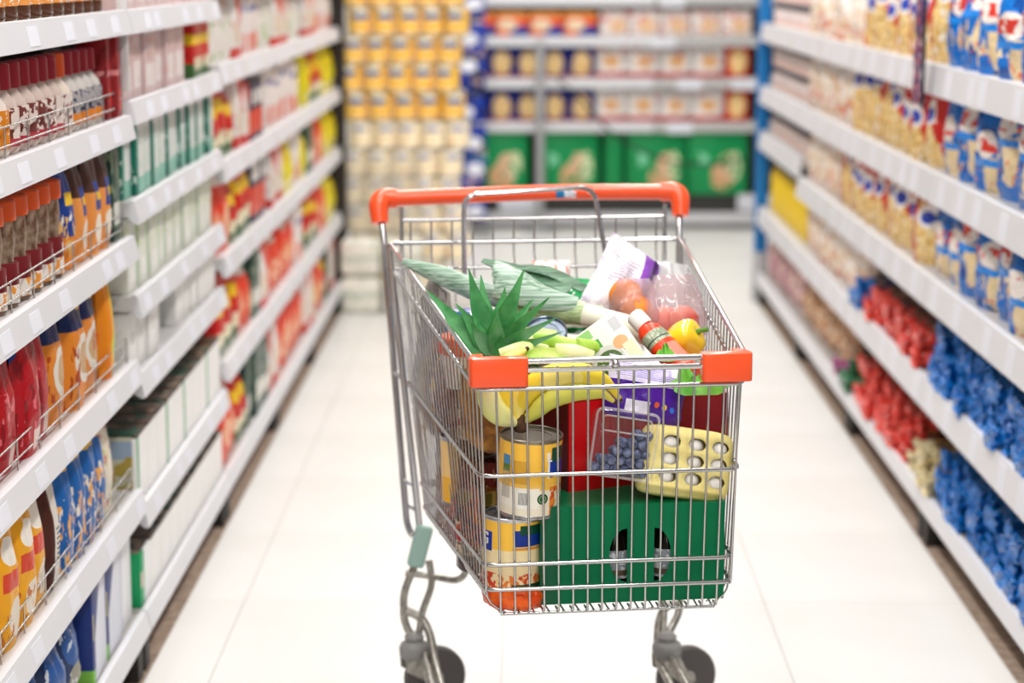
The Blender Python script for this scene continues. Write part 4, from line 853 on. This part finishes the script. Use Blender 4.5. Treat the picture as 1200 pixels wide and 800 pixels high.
# egg box
M_EGGB = mat('pulp_yellow', 'f0e298', .75, ncol='e8d684', nscale=25, bump=.15, bscale=250); M_EGG = mat('egg_white', 'f3efe8', .4)
EW, EH = .152, .114
ER = Euler((-.2, .17, PHI)); EC = Wd(.120, .054, .612)
cols = (-.03, .011, .05); rws = (.034, .062, .089)
def eggxz(u, v):
    """square grid -> rounded rectangle"""
    x, z = 2 * u - 1, 2 * v - 1
    return EW / 2 * x * math.sqrt(1 - .16 * z ** 6), EH / 2 + EH / 2 * z * math.sqrt(1 - .2 * x ** 6)
def eggh(u, v):
    x, z = eggxz(u, v)
    ex = 1 - abs(2 * u - 1) ** 4; ez = 1 - abs(2 * v - 1) ** 5
    base = .034 * max(0, ex * ez) ** .38
    dv = sum(math.exp(-1.7 * (((x - cx) / .017) ** 2 + ((z - cz) / .012) ** 2)) for cx in cols for cz in rws)
    rg = .004 * math.exp(-((z - .017) / .004) ** 2) - .003 * math.exp(-((z - .009) / .004) ** 2)
    return base * (1 - .36 * min(1, dv)) + rg * (ex * ez if ex * ez > 0 else 0) ** .3
def eggp(u, v): x, z = eggxz(u, v); return Vector((x, -eggh(u, v), z))
mb = MB().grid(121, 97, eggp)
def inhole(f):
    c = sum((Vector(mb.v[i]) for i in f), Vector()) / 4
    return any(((c.x - cx) / .0142) ** 2 + ((c.z - cz) / .0098) ** 2 < 1 for cx in cols for cz in rws)
mb.f = [f for f in mb.f if not inhole(f)]
def eggb(u, v): x, z = eggxz(u, v); return Vector((x, .03 * max(0, (1 - (2 * u - 1) ** 6) * (1 - (2 * v - 1) ** 6)) ** .4, z))
mb.grid(46, 36, eggb)
eb = obj('egg_box', mb.mesh('egg_box', M_EGGB, True, 60), None, EC, ER, 'pale yellow moulded egg box lying on the green carrier', 'egg box')
eme = MB().sphere((0, 0, 0), .0155, .019, .0155, 16, 10).mesh('egg', M_EGG); c_ = 0
for i, cz in enumerate(rws):
    for j, cx in enumerate(cols):
        p = EC + ER.to_matrix() @ Vector((cx - .001, -.009, cz - .004))
        obj('egg', eme, None, p, ER, f'{["left", "middle", "right"][j]} white egg in the {["lowest", "middle", "top"][i]} row showing through the yellow egg box', 'egg', 'eggs in the yellow box')
# bananas
M_BAN = pmat('banana_skin', 'f0d53e', [('n', 3, .6, 'f4e27a')], .4, 'Object'); M_BANG = mat('banana_greenish', 'cdd35a', .4, ncol='e8d860', nscale=12); M_BTIP = mat('banana_tip', '4a3524', .7)
M_BANP = mat('banana_pale', 'e9e7a4', .4, ncol='dbe07e', nscale=15)  # paler skin for one banana, its blown highlight put into the colour
bb = obj('banana_bunch', None, None, CO, (0, 0, PHI), 'bunch of yellow bananas behind the front wires of the trolley', 'bananas')
def banana(pts, R, m):
    p = spline(pts, 6); n = len(p); rad = interp([.006, .009, .0165, .019, .019, .0165, .008, .004], n); rad = [r * R for r in rad]
    mb = MB().tube(p, rad, 10); o = obj('banana', mb.mesh('banana', m, True, 50), bb); obj('tip', MB().tube([p[-1], p[-1] + (p[-1] - p[-2]).normalized() * .006], [.0042 * R, .003 * R], 7).mesh('tip', M_BTIP), o)
CRN = (-.136, .045, .742)
banana([CRN, (-.135, .05, .77), (-.112, .048, .803), (-.06, .042, .822), (-.005, .045, .808), (.022, .05, .778)], 1.05, M_BAN)
banana([CRN, (-.118, .042, .757), (-.09, .036, .782), (-.05, .036, .794), (-.01, .04, .79), (.012, .045, .775)], .85, M_BANG)
banana([CRN, (-.15, .06, .77), (-.155, .075, .80), (-.145, .09, .835), (-.12, .1, .85)], 1.0, M_BAN)
banana([CRN, (-.158, .045, .752), (-.178, .05, .77), (-.188, .06, .805), (-.182, .08, .84)], 1.0, M_BANP)
cr = MB().tube(spline([(-.135, .05, .733), (-.134, .045, .745), (-.13, .04, .757)], 4), [.011, .012, .013, .012, .011, .0095, .008, .006, .004], 9); obj('crown', cr.mesh('crown', mat('banana_crown', '6a4a34', .8, ncol='3f2b1e', nscale=60)), bb)
# purple bag
K['purple'] = pmat('print_purple', '4c1f96', [('r', 'x', .45, .5, 'z', .8, .2, 'd8d2ee'), ('l', 'z', 34, .4, 'x', .5, .4, 'z', .78, .12, '7a68b8'), ('r', 'x', .85, .1, 'z', .86, .07, 'f2f0f6'), ('d', 1.0, -.2, .82, '4c1f96'), ('e', 'x', .62, .03, 'z', .28, .05, 'e8642a'), ('e', 'x', .72, .03, 'z', .26, .05, 'f2c42a'), ('e', 'x', .82, .03, 'z', .24, .05, '3a7ae0'), ('r', 'x', .4, .14, 'z', .2, .1, 'e4dff0')], .2, bump=.4)
item('snack_bag', bag_mesh('snack_bag', .135, .095, .045, K['purple'], 3, .2), .062, .085, .735, -.25, .22, 0, 'purple foil snack bag lying above the blueberries', 'bag')
# pineapple
M_PINE = mat('pineapple_skin', '8a5a2c', .7, ncol='c98a3c', nscale=40); M_LEAF = mat('pineapple_leaf', '2f7a3e', .45, ncol='4f9a58', nscale=30); M_LEAF2 = mat('pineapple_leaf_dusty', '6fa078', .5, ncol='3f8a4c', nscale=25)
pn = obj('pineapple', None, None, CO, (0, 0, PHI), 'pineapple with tall green crown standing in the left front corner', 'pineapple')
PB, PT = Vector((-.158, .23, .66)), Vector((-.163, .185, .832)); axp = (PT - PB).normalized(); e1 = axp.orthogonal().normalized(); e2 = axp.cross(e1)
def pine(u, v):
    t = u * 2 * PI; L = (PT - PB).length; R = .05 * (1 - abs(2 * v - 1) ** 3.2) ** .5
    R *= 1 + .07 * abs(math.sin(t * 4 + v * 14)) * abs(math.sin(t * 4 - v * 14)) * 1.5
    return PB + axp * L * v + (e1 * math.cos(t) + e2 * math.sin(t)) * max(R, .002)
obj('fruit', MB().grid(48, 30, pine, True).mesh('fruit', M_PINE, True, 60), pn)
def blade(base, mid, tip, w, m, parent, name='leaf', th=.0018, n=9, fold=.35):
    p = spline([base, mid, tip], n // 2 + 1); N = len(p); mb = MB()
    view = Vector((0, -1, .25)); vs = []
    for i, q in enumerate(p):
        t = i / (N - 1); d = (p[min(i + 1, N - 1)] - p[max(i - 1, 0)]).normalized(); sd = d.cross(view); sd = sd.normalized() if sd.length > 1e-4 else Vector((1, 0, 0)); nn = sd.cross(d).normalized()
        ww = w / 2 * (.7 + .4 * math.sin(PI * min(1, t * 1.3))) * (1 - t ** 2.3) + .0006
        vs += [q - sd * ww + nn * ww * fold, q, q + sd * ww + nn * ww * fold, q + sd * ww + nn * (ww * fold - th), q - nn * th, q - sd * ww + nn * (ww * fold - th)]
    fs = [(i * 6 + j, i * 6 + (j + 1) % 6, (i + 1) * 6 + (j + 1) % 6, (i + 1) * 6 + j) for i in range(N - 1) for j in range(6)] + [(0, 1, 4, 5), (1, 2, 3, 4)]
    return obj(name, mb.add(vs, fs).mesh(name, m, True, 50), parent)
Bc = Vector((-.163, .182, .83))
for i, (mid, tip, w, mm) in enumerate((((-.182, .195, .90), (-.198, .21, .965), .034, M_LEAF), ((-.14, .17, .90), (-.112, .175, .968), .034, M_LEAF), ((-.128, .15, .875), (-.078, .13, .928), .026, M_LEAF), ((-.125, .14, .862), (-.068, .115, .898), .024, M_LEAF2),
        ((-.212, .205, .87), (-.262, .25, .925), .036, M_LEAF), ((-.16, .155, .87), (-.158, .15, .905), .028, M_LEAF2), ((-.19, .19, .87), (-.22, .2, .91), .03, M_LEAF), ((-.15, .19, .89), (-.14, .2, .935), .03, M_LEAF), ((-.17, .21, .89), (-.175, .24, .95), .03, M_LEAF), ((-.13, .2, .87), (-.09, .23, .91), .028, M_LEAF), ((-.185, .16, .86), (-.2, .15, .885), .024, M_LEAF2), ((-.12, .13, .85), (-.06, .1, .878), .018, M_LEAF2))):
    blade(Bc + Vector((.012 * math.cos(i * 2.4), .012 * math.sin(i * 2.4), -.004)), mid, tip, w, mm, pn)
# leeks
def streaky(name, a, b):
    k = NT(name); mp = k.n('ShaderNodeMapping'); k.put(k.coord('Object'), mp.inputs[0]); mp.inputs['Scale'].default_value = (6, 160, 260); mp.inputs['Rotation'].default_value = (0, -.35, 0)
    f = k.noise(mp.outputs[0], 1., 3.); f = k.math('MULTIPLY_ADD', f, 3., -1.); f = k.math('MINIMUM', k.math('MAXIMUM', f, 0.), 1.)
    k.put(k.mix(f, lin(a), lin(b)), k.b.inputs['Base Color']); k.b.inputs['Roughness'].default_value = .45
    return k.m
M_LKW = mat('leek_white', 'f0efdc', .45, ncol='dfe6c4', nscale=20); M_LKM = streaky('leek_palegreen', 'c3d4a4', '8fae74'); M_LKG = streaky('leek_green', '4f7a5a', 'b4c8ba'); M_LKD = streaky('leek_darkgreen', '2c5238', '6a9474'); M_ROOT = mat('leek_root', 'b09a72', .8, ncol='6a5a3c', nscale=80)
def ribbon(pts, widths, m, parent, name, cup=.3, th=.002, face=Vector((0, -.6, .8)), ribs=7):
    p = spline(pts, 5); N = len(p); ws = interp(widths, N); vs = []; mb = MB(); R = ribs
    for i, q in enumerate(p):
        d = (p[min(i + 1, N - 1)] - p[max(i - 1, 0)]).normalized(); sd = d.cross(face).normalized(); nn = sd.cross(d).normalized()
        for j in range(R):
            t = j / (R - 1) * 2 - 1; vs.append(q + sd * ws[i] / 2 * t + nn * (cup * ws[i] * (t * t - .5) + .0008 * (j % 2)))
        for j in range(R - 1, -1, -1):
            t = j / (R - 1) * 2 - 1; vs.append(q + sd * ws[i] / 2 * t + nn * (cup * ws[i] * (t * t - .5) + .0008 * (j % 2) - th))
    r2_ = 2 * R
    fs = [(i * r2_ + j, i * r2_ + (j + 1) % r2_, (i + 1) * r2_ + (j + 1) % r2_, (i + 1) * r2_ + j) for i in range(N - 1) for j in range(r2_)]
    fs += [tuple(range(r2_ - 1, -1, -1)), tuple((N - 1) * r2_ + j for j in range(r2_))]
    return obj(name, mb.add(vs, fs).mesh(name, m, True, 60), parent)
lk = obj('leek', None, None, CO, (0, 0, PHI), 'large leek with white root end lying across the groceries', 'leek')
obj('stalk', MB().tube(spline([(.118, .285, .835), (.08, .305, .85), (.045, .325, .858), (.0, .35, .868)], 5), interp([.02, .0185, .018, .019], 16), 14).mesh('stalk', M_LKW), lk)
obj('upper_stalk', MB().tube(spline([(.012, .343, .866), (-.02, .358, .872), (-.06, .375, .88)], 5), interp([.0195, .022, .021], 11), 14).mesh('upper_stalk', M_LKM), lk)
obj('root', MB().tube([(.116, .285, .835), (.127, .28, .828), (.134, .276, .822)], [.019, .0175, .009], 12).mesh('root', M_ROOT), lk)
ribbon([(.0, .34, .886), (-.06, .355, .898), (-.1, .37, .917), (-.125, .385, .925), (-.135, .39, .922)], [.03, .058, .078, .084, .08], M_LKG, lk, 'leaf', -.24, face=Vector((.2, -.7, .7)))
ribbon([(.0, .36, .862), (-.05, .365, .866), (-.1, .375, .868), (-.13, .38, .862)], [.03, .044, .05, .03], M_LKM, lk, 'leaf', -.3, face=Vector((0, -.8, .5)))
ribbon([(-.01, .38, .9), (-.07, .42, .922), (-.12, .44, .935), (-.15, .45, .945)], [.03, .04, .035, .012], M_LKD, lk, 'leaf', .2, face=Vector((0, -.3, 1)))
ribbon([(.02, .40, .898), (-.04, .43, .925), (-.1, .45, .932)], [.03, .036, .014], M_LKD, lk, 'leaf', .2, face=Vector((0, -.3, 1)))
l2 = obj('leek', None, None, CO, (0, 0, PHI), 'grey-green leek with a long leaf hanging over the left trolley rim', 'leek')
ribbon([(-.10, .46, .872), (-.16, .475, .893), (-.22, .49, .917), (-.283, .51, .938)], [.034, .04, .036, .012], M_LKG, l2, 'leaf', -.3, face=Vector((0, -.9, .4)))
obj('stalk', MB().tube([(-.11, .46, .868), (-.03, .45, .85), (.06, .44, .845)], [.015, .017, .018], 12).mesh('stalk', M_LKM), l2)
# small tin with silver lid
CLS = pmat('label_small_tin', 'd9dcd6', [('r', 'x', .5, .6, 'z', .3, .2, '2aa080'), ('n', 6, .6, 'a8b4ac')])
ts = can_proto('tin_can', .0365, .09, CLS, 30, mat('tin_lid_blue', '9aa6b8', .2, .95)); ts.location = Wd(-.05, .335, .775); ts.rotation_euler = (.62, -.18, PHI); ts['label'] = 'small tin with ring-pull silver lid under the large leek'
M_BLUE2 = pmat('print_blue_tub', '1a3f9c', [('n', 5, .55, 'e8e2ee')])
item('tub', cbox_mesh('tub', .07, .07, .1, .015, M_BLUE2, 3), -.175, .43, .762, 0, 0, .3, 'blue and white tub behind the pineapple crown', 'tub')
# celery
M_CEL = mat('celery_green', '9cc83c', .4, ncol='c9df7c', nscale=30); M_CELW = mat('celery_pale', 'ecebc0', .45, ncol='d3df8c', nscale=30)
ce = obj('celery', None, None, CO, (0, 0, PHI), 'pale green celery stalks lying behind the front rim', 'celery')
for i, (p, w_, mm, cu) in enumerate((([(-.158, .125, .842), (-.12, .12, .853), (-.08, .13, .846)], .026, M_CELW, -.35), ([(-.1, .15, .862), (-.065, .14, .858), (-.02, .14, .846)], .03, M_CEL, -.4), ([(-.135, .1, .834), (-.09, .1, .842), (-.05, .105, .838)], .024, M_CEL, .3),
        ([(-.07, .115, .85), (-.04, .108, .848), (-.01, .11, .838)], .028, M_CELW, -.4), ([(-.145, .17, .85), (-.11, .17, .862), (-.06, .17, .858)], .026, M_CELW, .3), ([(-.03, .13, .856), (-.005, .14, .850), (.012, .15, .845)], .024, M_CEL, -.3))):
    ribbon(p, [w_ * .8, w_, w_ * .85], mm, ce, 'stalk', cu, .007, Vector((.1, -.6, .8)), 9)
# carton of peas
K['pea'] = pmat('print_pea', 'f1f0e6', [('r', 'x', .2, .2, 'z', .68, .1, '58a850'), ('r', 'x', .2, .14, 'z', .9, .07, '9acb84'), ('e', 'x', .34, .34, 'z', .4, .24, 'd9dad2'), ('e', 'x', .34, .28, 'z', .38, .18, '54703f'), ('n', 22, .62, '9ab87c', 'z', .38, .14), ('e', 'x', .74, .16, 'z', .55, .1, 'eab07a'), ('l', 'x', 40, .5, 'x', .85, .1, 'z', .82, .1, '8a90a8'), ('r', 'x', .85, .12, 'z', .3, .2, 'dfe6c0')], .3)
pc = item('pea_carton', cbox_mesh('pea_carton', .08, .035, .11, .004, K['pea']), .058, .125, .792, -.35, -.62, -.1, 'white and green carton with picture of peas behind the front rim', 'carton')
# orange sauce bottle
M_SAU = pmat('sauce_orange', 'e23f1c', [('r', 'x', .5, .6, 'z', .72, .1, '8f9a80'), ('n', 14, .55, 'c4ccb4', 'z', .72, .09), ('r', 'x', .5, .6, 'z', .68, .012, '4a5244'), ('l', 'z', 42, .4, 'x', .5, .3, 'z', .35, .2, 'f0c8b8')], .3)
so = obj('sauce_bottle', None, None, label='orange-red sauce bottle with white cap lying beside the yellow pepper', cat='bottle')
obj('body', MB().lathe([(.02, 0), (.026, .005), (.027, .09), (.024, .11), (.013, .122)], 24, sy=.75).mesh('body', M_SAU), so); obj('cap', MB().lathe([(.0145, .12), (.016, .123), (.0155, .145), (.013, .149)], 18).mesh('cap', mat('cap_white', 'f1efea', .35)), so)
A_, B_ = Vector((.158, .145, .79)), Vector((.073, .235, .885)); so.location = Wd(*A_); dd = (Wd(*B_) - Wd(*A_)).normalized(); so.rotation_euler = dd.to_track_quat('Z', 'Y').to_euler()
# yellow pepper
M_PEP = mat('pepper_yellow', 'f6c81e', .15, coat=.5)
def pep(u, v):
    t = u * 2 * PI; p = PI * v; R = math.sin(p) ** .75 * (.031 + .0045 * math.cos(3 * t)); return Vector((R * math.cos(t), R * math.sin(t), -.036 * math.cos(p) - .008 * math.exp(-((p - PI) / .5) ** 2)))
pp = obj('bell_pepper', MB().grid(30, 18, pep, True).mesh('bell_pepper', M_PEP, True, 80), None, Wd(.158, .215, .84), (.5, .9, PHI), 'glossy yellow bell pepper at the right side of the trolley', 'pepper')
obj('stem', MB().tube([(0, 0, .026), (.002, 0, .036), (.006, 0, .046)], [.006, .004, .0045], 8).mesh('stem', mat('stem_green', '5f8a34', .6)), pp)
# herb and lettuce leaves
M_LET = mat('lettuce_green', '4c9a2c', .45, ncol='74b844', nscale=30)
lt2 = obj('lettuce', None, None, CO, (0, 0, PHI), 'bright green lettuce leaves below the yellow pepper', 'lettuce')
for i, (c0, sx, sz) in enumerate((((.135, .075, .788), .05, .03), ((.178, .07, .786), .06, .03), ((.112, .12, .822), .03, .026), ((.155, .06, .778), .08, .028))):
    f = lambda u, v, c0=c0, sx=sx, sz=sz, i=i: Vector((c0[0] + sx * (u - .5) * (.45 + math.sin(PI * (.12 + .8 * v)) * .6), c0[1] + .006 * math.sin(u * 11 + i) * v + .02 * v, c0[2] + sz * v * (1 - .5 * (2 * u - 1) ** 2) + .0025 * math.sin(u * 19 + i) * v))
    obj('leaf', MB().grid(26, 12, f).mesh('leaf', M_LET, True, 89), lt2)
# clear bags with bread and fruit
M_POLY = clear('polythene', 'f1eaf2', .30, .12); M_POLYP = clear('polythene_pink', 'faf0f2', .2, .1)
M_ORG = mat('orange_peel', 'ee8a1e', .4, bump=.1, bscale=300); M_APL = mat('apple_pink', 'e58a72', .35, ncol='d85a48', nscale=25)
fr = MB().sphere((0, 0, 0), .031, nu=20, nv=14).mesh('orange', M_ORG); ap = MB().sphere((0, 0, 0), .029, nu=20, nv=14).mesh('apple', M_APL)
for i, p in enumerate(((.118, .42, .852), (.105, .46, .875))): item('orange', fr, *p, label=['lower orange inside the clear bag at the back of the trolley', 'upper orange inside the clear bag at the back of the trolley'][i], cat='orange', group='oranges in a bag')
for i, p in enumerate(((.195, .40, .838), (.165, .415, .835))): item('apple', ap, *p, label=['right pink apple in the thin bag behind the pepper', 'left pink apple in the thin bag behind the pepper'][i], cat='apple', group='apples in a bag')
item('produce_bag', bag_mesh('produce_bag', .13, .12, .1, M_POLYP, 5, .3, seal=.03, neck=.9), .178, .41, .80, 0, 0, .1, 'thin pinkish plastic bag around apples behind the pepper', 'bag')
item('produce_bag', bag_mesh('produce_bag', .10, .10, .1, M_POLY, 8, .35, seal=.03, neck=.9), .115, .43, .812, 0, 0, -.1, 'thin clear plastic bag around oranges', 'bag')
K['loaf'] = pmat('print_loafbag', 'ece6ee', [('n', 4, .58, 'd8cfe0'), ('r', 'x', .78, .16, 'z', .5, .6, '8a4ab4'), ('r', 'x', .84, .05, 'z', .5, .6, '4a2066'), ('l', 'z', 26, .4, 'x', .4, .2, 'z', .6, .2, 'b4a8bc')], .2, bump=.6)
item('bread_bag', bag_mesh('bread_bag', .12, .17, .06, K['loaf'], 6, .3), .068, .50, .815, -.45, .62, .1, 'white and purple printed bread bag behind the oranges', 'bag')
item('carrier_bag', bag_mesh('carrier_bag', .06, .12, .05, clear('polythene_white', 'f7f7f7', .55, .15), 9, .35), .2, .56, .80, -.2, .2, .3, 'wispy white carrier bag at the back right of the trolley', 'bag')
K['grn'] = pmat('print_greenbag', '0d9a52', [('n', 6, .57, 'eef4ee', 'z', .75, .12), ('r', 'x', .5, .6, 'z', .3, .25, 'e9efe6'), ('n', 6, .6, '0d9a52', 'z', .3, .2)], .25, bump=.5)
item('snack_bag', bag_mesh('snack_bag', .085, .10, .05, K['grn'], 4, .25), .04, .52, .802, -.35, .1, .1, 'green and white snack bag behind the large leek', 'bag')
K['pnk'] = pmat('print_pinkpack', 'f0e4e2', [('n', 7, .52, 'e8947e'), ('n', 9, .6, 'f6efec')], .25, bump=.5)
item('snack_bag', bag_mesh('snack_bag', .07, .12, .05, K['pnk'], 7, .25), -.002, .61, .80, -.2, .0, 0, 'clear pack with pink filling at the back of the trolley', 'bag')
# things under the pile
M_CARD = mat('cardboard_brown', '7a5236', .7, ncol='6a4630', nscale=20)
item('cardboard_box', cbox_mesh('cardboard_box', .26, .22, .30, .003, M_CARD), .03, .45, .4465, 0, 0, 0, 'plain brown cardboard box buried under the groceries', 'box')
K['net'] = pmat('net_carrots', 'e0602a', [('n', 10, .55, 'c23f1a'), ('n', 14, .62, '6a2a18')], .5, bump=.8)
item('produce_net', bag_mesh('produce_net', .13, .17, .08, K['net'], 3, .25), -.168, .42, .446, 0, 0, -1.45, 'orange net of carrots against the left side wires', 'bag')
DJ = bottle_proto('jar', [(.034, 0), (.038, .005), (.038, .1), (.03, .115)], [(.033, .113), (.034, .117), (.033, .135), (.031, .137)], mat('jar_dark', '3a2018', .15), mat('lid_gold', 'b8964a', .3, .8), pmat('label_dark', 'c9b89a', [('n', 6, .55, '5a2a20'), ('r', 'x', .5, .6, 'z', .5, .1, 'a8202a')]), .0386, (.03, .085)); DJ['category'] = 'jar'
place(DJ, Wd(-.178, .255, .452), PHI, 'dark jar with gold lid standing low behind the yellow tins', 'jars in the trolley'); place(DJ, Wd(-.172, .29, .64), PHI + 1, 'dark jar with gold lid raised beside the pineapple', 'jars in the trolley')
item('carton', cbox_mesh('carton', .07, .08, .18, .004, pmat('print_maroon_pack', '7a2a24', [('n', 6, .55, '4a2018'), ('n', 8, .62, 'b88a6a')])), -.172, .30, .452, 0, 0, 0, 'dark maroon pack against the left wires under the raised jar', 'carton')
tb = obj('tub', None, None, Wd(-.19, .345, .745), (0, 0, PHI), 'white tub with speckled orange lid against the left wires', 'tub')
obj('body', MB().lathe([(.034, 0), (.042, .06)], 24).mesh('body', mat('tub_white', 'eeece8', .4)), tb); obj('lid', MB().lathe([(.044, .058), (.045, .062), (.045, .085), (.042, .088)], 24).mesh('lid', pmat('print_orange_lid', 'e8551e', [('n', 18, .66, '3a1a10')])), tb)
item('carton', cbox_mesh('carton', .06, .07, .29, .004, pmat('print_grey_pack', '8f8a84', [('n', 6, .5, '5a4a40'), ('n', 8, .6, 'c8c2b8')])), -.195, .50, .452, 0, 0, 0, 'tall grey printed pack at the back of the left wires', 'carton')
item('food_bag', bag_mesh('food_bag', .12, .16, .05, pmat('print_yellow_pack', 'e2b82c', [('n', 6, .55, 'b07a2c'), ('n', 8, .6, 'f0e4c0')]), 3, .2), -.2, .56, .60, 0, 0, -1.52, 'yellow food bag at the rear left of the trolley', 'bag')

M_FOIL = mat('foil_bag_grey', 'b9b6b0', .25, .3, ncol='6a6058', nscale=18, bump=.6, bscale=30)
item('food_bag', bag_mesh('food_bag', .2, .27, .08, M_FOIL, 11, .3), -.2, .68, .6, 0, 0, -1.5, 'silvery crumpled bag at the very back of the left wires', 'bag')
item('food_bag', bag_mesh('food_bag', .16, .2, .06, pmat('print_brown_pack', '6e4a3a', [('n', 6, .5, '9a7a64'), ('n', 9, .6, '3f2a22'), ('n', 12, .66, 'd8ccc0')], .3, bump=.5), 12, .25), -.2, .42, .62, 0, 0, -1.5, 'brown mottled bag standing against the left wires', 'bag')
item('food_bag', bag_mesh('food_bag', .14, .1, .05, pmat('print_rust_pack', '8a3a24', [('n', 6, .5, 'b8502a'), ('n', 9, .6, '3f2018')], .3, bump=.5), 13, .25), -.19, .27, .50, 0, 0, -1.45, 'rust coloured bag low against the left wires', 'bag')
